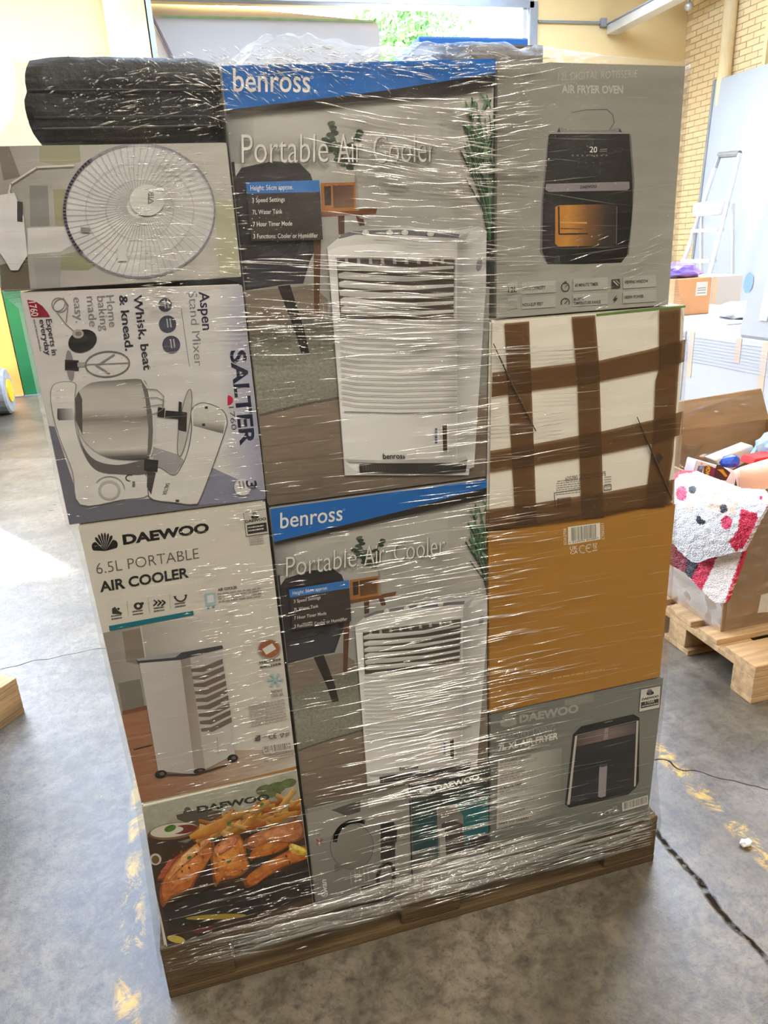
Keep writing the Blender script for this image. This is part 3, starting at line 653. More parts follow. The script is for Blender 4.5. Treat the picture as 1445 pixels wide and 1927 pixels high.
def slab(name, quad, Y, th, m, label, cat, lean=0.0, parent=None):   # slab whose front is the quad on the plane y = Y
    f = [at(q, 1, Y) for q in quad]
    b_ = MB().hexa([tuple(p) for p in f] + [(p[0], p[1] + th, p[2] + lean) for p in f], .003).build(name, m, parent)
    if label: tag(b_, label, cat)
    return b_, f
toy, f = slab('toy_box', [(1311, 866), (1388, 888), (1378, 935), (1296, 925)], 1.12, .06, mat('toy_card', (226, 214, 216), .45), 'white toy box with brown and purple print and yellow letters, in the carton', 'toy')
def ink_on(parent, Y, shapes, texts, frame):
    A = Art(parent, [(-9, 9), (9, 9), (9, -9), (-9, -9)], Y); A.P = lambda p: (lambda q: (q[0], q[2]))(at((A.fr[0] + p[0] * A.fr[2], A.fr[1] + p[1] * A.fr[2]), 1, Y)); A.frame(*frame)
    A.hp = []
    for s_ in shapes: A.poly(*s_)
    for t_ in texts: A.text(*t_)
    A.done()
ink_on(toy, 1.12, [([(140, 960), (240, 960), (200, 1110), (100, 1080)], (120, 110, 130)), ([(240, 970), (330, 950), (420, 990), (330, 1150), (230, 1130)], (110, 70, 44)), ([(370, 1000), (480, 1000), (420, 1200), (330, 1150)], (130, 30, 70)), ([(480, 950), (560, 940), (640, 1010), (740, 1090), (660, 1240), (480, 1230), (420, 1180), (450, 1050)], (74, 34, 30)), ([(490, 1030), (600, 1030), (690, 1160), (640, 1170), (560, 1080)], (196, 140, 24)), ([(170, 970), (220, 960), (210, 1020), (150, 1030)], (120, 170, 220)), ([(190, 900), (225, 910), (215, 950), (180, 940)], (240, 130, 150))], [("WON", (262, 1145), (300, 960), (335, 1150), (236, 190, 40), .03)], (1300, 780, .10035))
slab('long_box', [(1345, 866), (1416, 838), (1427, 857), (1362, 893)], 1.35, .07, mat('cream_card', (226, 216, 196), .5, .04), 'long cream cardboard box lying tilted at the back of the carton', 'box')
crumple('snack_packet', tuple(at((1374, 878), 1, 1.25)), (.045, .03, .05), mat('blue_red_foil', (44, 84, 190), .3, .5, 6, .6, dirt=(220, 40, 70), dirt_amt=.9), 'small crumpled blue and red foil packet between the boxes', 'packet', 9, sub=2)
p = at((1425, 912), 1, .98)
q = bmesh.new(); bmesh.ops.create_cube(q, size=2); bmesh.ops.subdivide_edges(q, edges=q.edges, cuts=7, use_grid_fill=True)
for v in q.verts:
    x, y, z = v.co; k_ = (1 - .0) ; e_ = max(abs(x), abs(z)); v.co = Vector((x * .17, y * .055 * (1 - .75 * e_ ** 4) + mnoise.noise(Vector((x * 1.5, z * 1.5, y))) * .02, z * .135 - .01 * x * x * z))
k = MB(); k.bm.free(); k.bm = q; cu = k.build('cushion', mat('peach_fabric', (244, 190, 164), .6, .06, 5, .3, dirt=(232, 168, 120), dirt_amt=.6), None, True)
cu.location = (p[0] + .085, p[1], p[2] - .045); cu.rotation_euler = (-.25, -.05, .12); tag(cu, 'peach coloured cushion lying in the carton behind the rug', 'cushion')
slab('red_box', [(1422, 864), (1470, 856), (1470, 885), (1416, 876)], 1.2, .08, mat('red_card', (226, 50, 40), .45), 'bright red box above the peach cushion at the right edge', 'box')
crumple('plush_toy', tuple(at((1448, 862), 1, 1.3)), (.075, .05, .11), mat('blue_white_plush', (166, 206, 240), .8, .2, 14), 'pale blue and white plush toy at the right edge of the carton', 'toy', 12)
crumple('paper_scrap', (1.452, -.03, .0), (.016, .011, .018), mat('scrap_white', (236, 236, 236), .5, .1), 'small crumpled white scrap lying on the yellow floor line', 'scrap', 21, sub=2)

# ------------------------------------------------------------------ the main pallet
main = make_pallet('wooden pallet carrying the film-wrapped stack of boxes', (0.0, .0, 0), 0.0)

# black holdall on top of the left column
q = bmesh.new(); r_ = bmesh.ops.create_cube(q, size=2); bmesh.ops.subdivide_edges(q, edges=q.edges, cuts=9, use_grid_fill=True)
for v in q.verts:
    x, y, z = v.co; k_ = 1 - .09 * max(0, (abs(x) - .75) / .25) ** 2; kk = 1 - .06 * max(0, (abs(z) - .6) / .4) ** 2
    w_ = mnoise.noise(Vector((x * 3, y * 3, z * 2))) * .006
    v.co = Vector((x * .135 * kk + (.004 if z > 0 else -.002) * 1, y * .30 * kk, z * .0575 * k_)); v.co += v.co.normalized() * w_
k = MB(); k.bm.free(); k.bm = q; bag = k.build('fabric_case', M_black, None, True); bag.location = (.191, .319, 1.7262)
tag(bag, 'black fabric case lying on top of the sideways fan box, upper left', 'bag')
k = MB()
for z in (.012, -.022): k.tube([(-.128, -.302, z), (0, -.3035, z), (.128, -.302, z)], .0016, 6)
k.build('piping', M_dark, bag, True)
MB().tube([(-.12, -.301, -.036), (.12, -.301, -.034)], .0012, 6).build('zip', M_dark, bag)

# ---- fan box, sideways
Q = dict(fan=[(.004, 1.667), (.326, 1.667), (.326, 1.474), (-.026, 1.474)], mix=[(-.001, 1.472), (.325, 1.464), (.325, 1.102), (-.001, 1.102)],
         cool=[(.012, 1.100), (.323, 1.100), (.326, .522), (.022, .522)], chick=[(.022, .520), (.326, .520), (.330, .1455), (.010, .1455)],
         b1=[(.328, 1.766), (.758, 1.779), (.741, 1.089), (.327, 1.089)], b2=[(.328, 1.087), (.741, 1.087), (.745, .420), (.333, .420)],
         oven=[(.761, 1.777), (1.108, 1.772), (1.112, 1.379), (.760, 1.379)], white=[(.750, 1.377), (1.151, 1.377), (1.162, .977), (.743, .977)],
         yel=[(.744, .975), (1.168, .975), (1.169, .553), (.747, .553)], fry=[(.749, .551), (1.179, .551), (1.171, .1455), (.749, .1455)],
         swan=[(.334, .418), (.561, .418), (.557, .1455), (.334, .1455)], teal=[(.564, .418), (.746, .418), (.746, .1455), (.560, .1455)])
b = carton('fan_box', Q['fan'], .6, M_grey_card, 'pale box printed with a sideways pedestal fan, under the black case')
A = Art(b, Q['fan'], 0.0); A.frame(0, 0, .346)
A.grad([(-20, 740), (1320, 740), (1340, 1580), (-120, 1580)], (0, 900), (1300, 900), [(0, (152, 147, 142)), (.3, (172, 168, 163)), (1, (186, 182, 174))], n=6)
for pts, c_ in (([(215, 770), (430, 770), (440, 880), (330, 900), (215, 880)], (150, 148, 122)), ([(290, 1030), (380, 1030), (380, 1230), (300, 1230)], (150, 148, 118)), ([(330, 1390), (470, 1350), (560, 1420), (480, 1470), (330, 1470)], (140, 138, 112)), ([(1170, 1090), (1280, 1090), (1300, 1500), (1190, 1500)], (176, 174, 148)), ([(160, 1010), (260, 1010), (270, 1230), (165, 1230)], (132, 130, 128)), ([(180, 1390), (330, 1390), (330, 1570), (200, 1570)], (146, 144, 142)), ([(-100, 1470), (150, 1400), (165, 1570), (-100, 1580)], (96, 88, 74)), ([(-20, 780), (40, 770), (110, 960), (20, 980)], (120, 112, 104))): A.poly(pts, c_)
A.poly([(150, 1240), (420, 1230), (430, 1310), (330, 1370), (150, 1385)], (200, 197, 198))
A.ell((760, 1145), 408, 362, (203, 201, 202), n=48); A.grad([(800 + 330 * math.cos(t_ * math.pi / 24), 1180 + 290 * math.sin(t_ * math.pi / 24)) for t_ in range(48)], (500, 900), (1100, 1450), [(0, (196, 194, 196)), (.5, (216, 214, 210)), (1, (190, 187, 188))])
for k_ in range(64):
    t_ = k_ * 2 * math.pi / 64; A.line([(760 + 70 * math.cos(t_), 1120 + 62 * math.sin(t_)), (760 + 250 * math.cos(t_ + .16), 1140 + 220 * math.sin(t_ + .16)), (760 + 404 * math.cos(t_ + .22), 1145 + 358 * math.sin(t_ + .22))], 2.4, (160, 156, 166))
for r in (.45, .72): A.ring((760, 1142), 408 * r, 362 * r, 2.4, (166, 162, 170), n=40)
A.ring((760, 1145), 408, 362, 8, (140, 136, 150), n=56); A.ring((760, 1145), 408, 362, 16, (92, 88, 108), n=30, a0=140, a1=230)
A.ell((800, 1090), 95, 85, (212, 210, 208)); A.text('AIR', (812, 1110), (812, 1040), (836, 1110), (90, 88, 92), .0); A.rect(805, 1050, 812, 1110, (110, 108, 110))
A.poly([(-60, 1070), (80, 1050), (130, 1180), (150, 1390), (100, 1470), (60, 1470), (20, 1400), (-60, 1300)], (208, 205, 208)); A.rect(95, 1095, 125, 1205, (60, 58, 60), 4)
A.line([(40, 1100), (60, 1000), (200, 910), (400, 900)], 9, (206, 202, 190)); A.rect(440, 1235, 490, 1262, (130, 126, 132), 4); A.rect(640, 1330, 690, 1420, (206, 204, 202))
A.done()

# ---- stand mixer box, lying on its side
b = carton('mixer_box', Q['mix'], .6, M_white_card, 'white and grey box printed with a sideways stand mixer, under the fan box')
A = Art(b, Q['mix'], 0.0); A.frame(0, 520, .36)
A.grad([(60, 40), (1300, 20), (1420, 1180), (340, 1320)], (100, 600), (1390, 600), [(0, (196, 192, 192)), (.8, (204, 201, 200)), (.9, (176, 176, 192)), (1, (140, 142, 166))], n=16)
A.poly([(225, 780), (285, 785), (420, 1190), (800, 1160), (1110, 1000), (1240, 1060), (1420, 1150), (1420, 1200), (340, 1320)], (104, 105, 116))
A.poly([(1110, 1000), (1240, 1060), (1410, 1140), (1410, 1165), (1020, 1195)], (128, 130, 150)); A.rect(100, 68, 590, 54, (20, 74, 124), -8)
T = lambda s_, a, b_, c_, col_, off=0.: A.text(s_, a, b_, c_, col_, off)
T('SALTER', (1203, 388), (1258, 886), (1284, 383), (30, 34, 58), .03); T('1760', (1196, 682), (1211, 804), (1222, 680), (70, 70, 80))
A.ell((1189, 648), 30, 27, (190, 24, 60), 0, 14, 0, -90, 90)
T('Aspen', (1040, 80), (1060, 282), (1092, 78), (44, 42, 62), .015); T('Stand Mixer', (984, 80), (1018, 470), (1028, 78), (120, 116, 120), -.005); A.line([(947, 170), (990, 470)], 3, (120, 118, 122))
for c_, r_ in (((863, 150), 36), ((876, 250), 46), ((895, 357), 47)): A.ell(c_, r_, r_, (66, 66, 84)); A.greek((c_[0] - 12, c_[1] - 28), (c_[0] - 4, c_[1] + 30), (c_[0] + 20, c_[1] - 30), 2, (180, 178, 186))
T('Whisk, beat', (697, 98), (752, 490), (740, 95), (40, 38, 54), .02); T('& knead.', (622, 100), (657, 390), (665, 96), (40, 38, 54), .02)
for s_, a, b_ in (('Home', (553, 100), (572, 265)), ('baking', (507, 104), (528, 285)), ('made', (452, 106), (468, 264)), ('easy.', (382, 110), (397, 242))): T(s_, a, b_, (a[0] + 42, a[1] - 3), (126, 122, 124))
A.poly([(142, 122), (185, 130), (222, 155), (250, 190), (262, 212), (165, 214)], (136, 14, 46)); T('1760', (150, 135), (167, 210), (186, 131), (214, 206, 206), .01)
T('Experts in', (240, 224), (273, 412), (270, 222), (62, 58, 74), .012); T('everyday', (205, 226), (240, 412), (234, 224), (62, 58, 74), .012); A.greek((170, 225), (205, 390), (186, 223), 1, (130, 126, 130), 1)
GR, DK, LT = (126, 122, 120), (58, 56, 56), (206, 203, 200)
for a0, rx in ((0, 40), (0, 26)): A.ring((310, 150), rx, 36, 4, GR, 40)
A.line([(330, 112), (356, 150), (345, 250), (385, 285)], 5, GR); A.line([(300, 190), (345, 250)], 4, GR)
A.ell((432, 338), 77, 58, (34, 32, 34), -22); A.ell((408, 300), 30, 24, (158, 152, 146)); A.ell((410, 300), 16, 12, (110, 106, 100))
A.ell((366, 465), 20, 80, (132, 126, 132), -6); A.rect(340, 435, 412, 490, (32, 30, 34), 4); A.line([(410, 462), (450, 460)], 24, (150, 146, 142)); A.ring((562, 458), 115, 66, 7, (118, 114, 112), -4); A.line([(450, 460), (672, 452)], 5, GR); A.line([(520, 458), (598, 408)], 9, GR); A.line([(500, 462), (572, 508)], 9, GR)
body = [(265, 625), (290, 560), (390, 556), (392, 620), (392, 760), (420, 880), (480, 992), (570, 1032), (755, 1030), (775, 1142), (640, 1166), (420, 1192), (380, 1020), (318, 860), (282, 740)]
A.poly(sm(body), LT); A.line(sm(body), 4, (134, 130, 128), True); A.rect(300, 700, 352, 745, (60, 58, 60), 3); A.grad([(300, 690), (380, 690), (390, 750), (305, 752)], (300, 690), (390, 690), [(0, (70, 68, 70)), (1, (190, 188, 186))])
A.poly(sm([(400, 760), (430, 880), (500, 960), (620, 985), (760, 962), (765, 1032), (570, 1030), (480, 992), (425, 880)]), (96, 92, 90))
bowl = [(412, 600), (480, 556), (610, 542), (742, 538), (775, 590), (800, 720), (806, 860), (784, 948), (620, 956), (520, 926), (436, 852), (396, 750), (392, 640)]
A.grad(sm(bowl), (600, 540), (640, 960), [(0, (112, 108, 104)), (.12, (178, 174, 168)), (.35, (186, 181, 174)), (.48, (126, 121, 116)), (.6, (172, 166, 160)), (.86, (196, 191, 184)), (.95, (96, 92, 90)), (1, (70, 68, 68))], n=18)
A.poly([(392, 640), (412, 600), (430, 640), (432, 830), (396, 750)], (84, 80, 78)); A.poly([(735, 540), (762, 560), (790, 660), (800, 800), (792, 930), (770, 940), (776, 800), (760, 640)], (104, 100, 98)); A.line([(742, 538), (775, 590), (800, 720), (806, 860), (784, 948)], 7, (206, 202, 196))
head = [(1000, 700), (1058, 660), (1150, 690), (1184, 740), (1172, 822), (1052, 1148), (1012, 1190), (920, 1182), (778, 1150), (815, 1000), (905, 1040), (950, 990), (985, 900), (1002, 790)]
A.poly([(800, 890), (930, 930), (960, 960), (905, 1040), (800, 1000)], (150, 148, 150)); A.poly(sm(head), (207, 204, 200)); A.line(sm(head), 5, (104, 100, 98), True); A.grad([(1010, 700), (1060, 665), (1150, 695), (1178, 745), (1166, 822), (1010, 780)], (1080, 680), (1060, 820), [(0, (206, 204, 200)), (.5, (186, 182, 176)), (.85, (112, 108, 104)), (1, (196, 192, 188))])
A.ell((965, 765), 26, 178, (178, 174, 170), 9); A.ring((965, 765), 26, 178, 4, (110, 106, 104), 9); A.rect(1070, 678, 1086, 692, DK); A.rect(1056, 768, 1072, 782, DK); A.rect(918, 1166, 936, 1178, DK)
for x0, y0, x1, y1 in ((826, 682, 862, 738), (866, 700, 938, 744), (934, 652, 950, 806), (946, 705, 978, 812)): A.poly([(x0, y0), (x1, y0 + 6), (x1 - 4, y1), (x0 - 4, y1 - 6)], (38, 36, 36))
for k_ in range(4): A.line([(748, 585 + 50 * k_), (820, 592 + 40 * k_), (856, 625 + 22 * k_), (848, 690)], 4, (128, 124, 120))
A.poly([(755, 952), (828, 960), (822, 1022), (752, 1012)], (44, 42, 44)); A.poly([(770, 1015), (815, 1024), (790, 1140), (768, 1100)], (66, 64, 64)); T('SALTER', (868, 1078), (848, 1140), (888, 1080), (96, 94, 94), .01)
A.ell((572, 1116), 58, 52, (168, 164, 162)); A.ell((572, 1120), 44, 38, (204, 200, 198)); A.ring((572, 1110), 78, 66, 5, (160, 156, 154), 0, 20, -150, 0); A.ring((680, 1052), 22, 16, 5, DK, 0, 12, 90, 300); A.rect(692, 1070, 706, 1098, (110, 108, 106))
A.ell((1268, 1100), 44, 44, (206, 204, 204)); T('3', (1284, 1066), (1291, 1108), (1338, 1064), (44, 42, 60), .02); A.greek((1240, 1070), (1250, 1120), (1278, 1068), 2, (110, 108, 118))
A.done()

# ---- tall air cooler box of the left column
b = carton('air_cooler_box', Q['cool'], .6, M_white_card, 'white box printed with a square air cooler on castors, left column under the mixer box')
A = Art(b, Q['cool'], 0.0); A.frame(120, 940, .3183)
A.poly([(60, 150), (1200, 10), (1420, 1640), (440, 1860)], (206, 201, 190))
A.grad([(225, 790), (470, 742), (1000, 660), (1120, 1640), (440, 1850)], (330, 1200), (1060, 1100), [(0, (144, 138, 130)), (.35, (168, 163, 156)), (.7, (196, 191, 182)), (1, (206, 201, 190))], n=10)
A.poly([(345, 780), (450, 760), (490, 985), (370, 960)], (126, 116, 104)); A.line([(455, 745), (492, 1000)], 8, (186, 182, 176)); A.poly([(320, 1085), (450, 1060), (480, 1225), (350, 1255)], (116, 112, 104))
A.grad([(340, 1262), (500, 1222), (545, 1480), (1030, 1480), (1390, 1480), (1400, 1640), (440, 1850)], (420, 1600), (1360, 1500), [(0, (156, 108, 78)), (.3, (160, 120, 98)), (.65, (182, 160, 142)), (1, (204, 196, 182))], m=2)
A.line([(415, 1478), (520, 1452)], 9, (54, 44, 36)); A.poly([(345, 1250), (495, 1215), (500, 1240), (350, 1275)], (112, 74, 54)); A.poly([(440, 1800), (900, 1690), (1390, 1572), (1400, 1640), (440, 1860)], (170, 122, 62))
A.fanlogo((246, 304), 150, 96, (28, 26, 26), 4, -.12)
T = lambda s_, a, b_, c_, col_, off=0.: A.text(s_, a, b_, c_, col_, off)
T('DAEWOO', (352, 264), (860, 190), (345, 208), (24, 22, 22), .045); T('6.5L PORTABLE', (196, 440), (800, 347), (187, 378), (92, 88, 84), -.012); T('AIR COOLER', (216, 545), (740, 457), (208, 486), (34, 32, 32), .03)
for x, y in ((315, 655), (440, 628), (565, 608), (690, 582)):
    if x == 565:
        for k_ in range(3): A.line([(x - 32 + 24 * k_, y - 14), (x - 14 + 24 * k_, y - 1), (x - 34 + 24 * k_, y + 18)], 9, (44, 42, 42))
    elif x == 690: A.ring((x, y - 12), 32, 30, 8, (44, 42, 42), -8, 12, 0, 180); A.poly([(x + 22, y - 20), (x + 40, y - 22), (x + 34, y - 4)], (44, 42, 42)); A.poly([(x - 24, y - 14), (x - 42, y - 12), (x - 34, y + 4)], (44, 42, 42))
    elif x == 440: A.ell((x, y), 26, 22, (44, 42, 42)); A.ell((x + 22, y - 14), 12, 9, (44, 42, 42), -30); A.ell((x, y), 10, 9, (206, 201, 190))
    else: A.poly([(x - 30, y - 12), (x - 12, y - 22), (x + 4, y), (x + 30, y + 14), (x + 26, y + 22), (x - 28, y + 20)], (44, 42, 42)); A.ell((x + 8, y - 10), 8, 7, (44, 42, 42))
    A.greek((x - 32, y + 60), (x + 34, y + 50), (x - 36, y + 26), 2, (84, 80, 76), .95)
    if x > 320: A.line([(x - 66, y - 32), (x - 58, y + 62)], 2, (160, 156, 150))
A.poly([(267, 746), (764, 655), (769, 681), (272, 776)], (0, 108, 122))
A.poly([(832, 556), (896, 546), (902, 622), (838, 632)], (160, 184, 190)); A.poly([(846, 566), (884, 560), (888, 602), (850, 608)], (206, 214, 214)); A.ell((852, 640), 8, 6, (70, 130, 160)); A.ell((884, 634), 8, 6, (70, 130, 160))
T('AIR COOLER', (912, 540), (1026, 524), (909, 524), (70, 66, 64), .02); A.greek((916, 610), (1180, 575), (906, 548), 4, (150, 146, 140), .97)
A.poly([(1062, 76), (1196, 54), (1212, 196), (1078, 216)], (196, 191, 181)); A.line([(1062, 76), (1196, 54), (1212, 196), (1078, 216)], 2.5, (70, 68, 66), True); A.fanlogo((1131, 112), 44, 36, (30, 28, 28), 2, -.1); T('DAEWOO', (1074, 136), (1196, 118), (1071, 121), (30, 28, 28), .03); A.poly([(1082, 150), (1196, 133), (1202, 186), (1088, 203)], (42, 40, 40)); A.greek((1092, 192), (1194, 177), (1088, 156), 2, (190, 186, 178), .9); A.greek((1100, 270), (1205, 254), (1092, 216), 4, (166, 161, 154))
A.grad([(446, 958), (692, 942), (778, 1622), (558, 1602)], (450, 1200), (780, 1200), [(0, (188, 183, 179)), (1, (178, 172, 168))], n=4); A.grad([(690, 942), (748, 930), (836, 1592), (776, 1622)], (700, 1200), (830, 1200), [(0, (138, 128, 118)), (1, (160, 151, 143))], n=4); A.grad([(746, 930), (936, 882), (1012, 1502), (836, 1592)], (780, 1200), (990, 1200), [(0, (176, 169, 164)), (1, (192, 186, 180))], n=4)
for k_ in range(9):
    x0, y0, x1, y1 = 752 + 7.2 * k_, 1012 + 44 * k_, 938 + 6.6 * k_, 958 + 43 * k_
    A.poly([(x0, y0 - 14), (x0 + 60, y0 - 22), (x1, y1 - 20), (x1 + 3, y1 + 10), (x0 + 70, y0 + 6), (x0 + 2, y0 + 4)], (108, 95, 88))
A.poly([(428, 940), (700, 900), (936, 858), (942, 878), (692, 944), (440, 964)], (58, 58, 64)); A.poly([(428, 940), (500, 926), (700, 898), (660, 930), (440, 950)], (150, 150, 154)); A.line([(905, 1400), (912, 1500)], 3, (140, 134, 128))
for c_, rx, ry in (((574, 1620), 36, 24), ((998, 1526), 32, 24), ((802, 1600), 36, 16)): A.ell(c_, rx, ry, (34, 32, 34), -10); A.ell((c_[0] + 6, c_[1] - 3), rx * .4, ry * .4, (96, 92, 92))
A.line([(610, 1624), (780, 1622), (960, 1566)], 12, (64, 52, 46)); A.ell((1214, 880), 68, 58, (150, 146, 138)); A.ell((1214, 880), 61, 52, (150, 92, 60)); A.poly([(1172, 880), (1230, 846), (1254, 880), (1196, 914)], (214, 210, 204)); A.greek((1160, 1000), (1292, 978), (1154, 948), 2, (90, 86, 82), .95)
for k_ in range(6): a_ = k_ * math.pi / 3; A.line([(1248, 1062), (1248 + 46 * math.cos(a_), 1062 + 42 * math.sin(a_))], 8, (150, 186, 192)); A.ell((1248 + 40 * math.cos(a_), 1062 + 36 * math.sin(a_)), 9, 8, (150, 186, 192))
T('INSTANT', (1226, 1140), (1294, 1130), (1223, 1124), (96, 92, 90), .01); T('COOL AIR', (1226, 1164), (1298, 1153), (1223, 1148), (96, 92, 90), .01); A.greek((1110, 1340), (1330, 1296), (1090, 1210), 8, (172, 167, 158), .95)
A.rect(1130, 1392, 1162, 1424, (86, 82, 80), -6); T('UK', (1172, 1404), (1200, 1399), (1170, 1388), (80, 76, 74)); T('CE', (1212, 1412), (1258, 1404), (1208, 1384), (80, 76, 74), .01); A.line([(1276, 1380), (1300, 1376), (1288, 1400), (1276, 1380)], 4, (80, 76, 74)); A.line([(1312, 1398), (1334, 1360)], 4, (80, 76, 74)); A.rect(1310, 1364, 1332, 1392, (150, 146, 138), -4)
A.poly([(1176, 1450), (1336, 1424), (1344, 1474), (1184, 1500)], (210, 206, 198)); A.bars((1188, 1492), (1340, 1468), (1182, 1454), (70, 66, 64)); A.greek((1190, 1545), (1390, 1510), (1180, 1500), 3, (168, 162, 154), .95)
A.done()

# ---- low food box at the bottom of the left column
b = carton('air_fryer_oven_box', Q['chick'], .6, M_white_card, 'box printed with fries and fried chicken strips, bottom of the left column')
A = Art(b, Q['chick'], 0.0); A.frame(240, 1420, .2768)
A.grad([(90, 360), (1180, 100), (1230, 600), (120, 700)], (300, 330), (330, 620), [(0, (176, 175, 158)), (.6, (160, 158, 142)), (1, (120, 108, 90))], n=8, m=4)
for x, y, rx, ry in ((930, 240, 60, 34), (1010, 225, 70, 38), (1090, 195, 60, 30), (980, 270, 70, 22)): A.ell((x, y), rx, ry, (98, 112, 76), -15, m=3)
A.poly([(110, 560), (400, 600), (560, 500), (1200, 480), (1290, 1100), (280, 1340)], (62, 45, 34), 4)
A.fanlogo((412, 408), 60, 50, (52, 54, 48), 2, -.15); A.text('DAEWOO', (475, 394), (968, 304), (468, 352), (46, 50, 46), .045)
A.poly([(330, 410), (490, 370), (640, 380), (640, 470), (500, 500), (340, 440)], (88, 78, 66), 4)
A.ell((316, 527), 182, 66, (58, 42, 34), -8); A.ell((316, 518), 172, 56, (122, 92, 66), -8); A.ell((312, 512), 158, 46, (206, 198, 182), -8); A.ell((380, 506), 92, 30, (112, 40, 30), -8); A.ell((290, 515), 90, 26, (210, 204, 190), -8); A.ell((290, 500), 42, 22, (74, 122, 34), -20, m=3)
A.ell((190, 710), 40, 40, (196, 190, 178)); A.ell((190, 712), 26, 28, (110, 82, 52))
rr = random.Random(11)
for k_ in range(46):
    x, y = rr.uniform(560, 1190), 0; y = 560 - (x - 430) * .30 + rr.uniform(-70, 60); L_ = rr.uniform(60, 130); w_ = rr.uniform(12, 20); a_ = math.radians(rr.choice((-25, -12, 18, -50, -35)) + rr.uniform(-10, 10)); ca, sa = math.cos(a_), math.sin(a_)
    c_ = rr.choice(((206, 140, 52), (190, 118, 36), (216, 158, 78), (170, 92, 30), (222, 170, 96)))
    A.poly([(x - L_ * ca + w_ * sa, y - L_ * sa - w_ * ca), (x + L_ * ca + w_ * sa, y + L_ * sa - w_ * ca), (x + L_ * ca - w_ * sa, y + L_ * sa + w_ * ca), (x - L_ * ca - w_ * sa, y - L_ * sa + w_ * ca)], [c_, tuple(min(235, v + 16) for v in c_), tuple(v * .72 for v in c_), tuple(v * .66 for v in c_)], 4)
A.poly([(418, 545), (500, 490), (640, 430), (720, 360), (700, 430), (620, 520), (500, 570), (430, 570)], [(220, 160, 70), (220, 164, 80), (226, 180, 110), (210, 150, 70), (190, 120, 50), (180, 104, 36), (170, 90, 30), (190, 110, 40)], 4)
for pts, c_ in (([(205, 830), (330, 680), (380, 680), (300, 800), (232, 850)], (160, 76, 50)),
                ([(800, 570), (1000, 480), (1180, 440), (1205, 545), (1100, 600), (830, 640)], (176, 110, 68)), ([(850, 640), (1000, 590), (1110, 600), (1000, 680), (840, 720)], (178, 104, 42)),
                ([(235, 1030), (222, 890), (330, 700), (480, 595), (570, 555), (590, 640), (560, 720), (470, 840), (430, 910), (300, 970)], (186, 108, 50)), ([(420, 640), (560, 560), (600, 540), (560, 600), (330, 800), (260, 880), (300, 780)], (214, 150, 92)),
                ([(570, 655), (690, 545), (750, 530), (790, 590), (812, 690), (822, 770), (740, 830), (640, 850), (590, 884)], (196, 118, 50)), ([(590, 640), (700, 560), (760, 560), (720, 620), (600, 690)], (206, 130, 88)),
                ([(790, 850), (860, 780), (1000, 690), (1110, 635), (1230, 610), (1232, 690), (1100, 745), (960, 815), (870, 880), (812, 905)], (182, 104, 42)), ([(1100, 600), (1220, 640), (1226, 690), (1120, 665)], (206, 168, 70))):
    A.poly(sm(pts), tuple(v * .72 for v in c_), 3)
    mx_, my_ = sum(q[0] for q in pts) / len(pts), sum(q[1] for q in pts) / len(pts)
    for s_, dx_, dy_, f_ in ((.88, -3, -6, (1.0, 1.02, 1.05)), (.6, -8, -16, (1.1, 1.2, 1.3)), (.32, -12, -26, (1.18, 1.34, 1.55))):
        A.poly(sm([(mx_ + (q[0] - mx_) * s_ + dx_ + rr.uniform(-8, 8), my_ + (q[1] - my_) * s_ + dy_ + rr.uniform(-8, 8)) for q in pts]), tuple(min(236, v * g) for v, g in zip(c_, f_)), 3)
for k_ in range(40): A.ell((rr.uniform(300, 1150), rr.uniform(560, 860)), rr.uniform(5, 14), rr.uniform(4, 10), rr.choice(((120, 62, 26), (222, 160, 96), (150, 80, 30), (98, 50, 24))), rr.uniform(0, 90), 8, 3)
for x, y in ((690, 455), (580, 565), (420, 690), (690, 715), (910, 330)): A.ell((x, y), 18, 11, (70, 120, 40), -30, 8)
A.poly([(240, 1040), (420, 960), (600, 890), (800, 905), (1240, 720), (1262, 960), (900, 1060), (280, 1180)], (38, 34, 32)); A.poly([(480, 860), (560, 690), (580, 880), (480, 930)], (52, 36, 30)); A.poly([(830, 760), (1000, 690), (1090, 640), (850, 700)], (46, 36, 30))
A.ell((600, 1092), 205, 18, (164, 140, 54), -3); A.ell((330, 1244), 62, 24, (196, 178, 78), 12); A.ell((520, 1178), 80, 18, (96, 50, 46), -12); A.poly([(900, 1060), (1262, 960), (1280, 1060), (800, 1180)], (78, 60, 46), 4)
A.done()

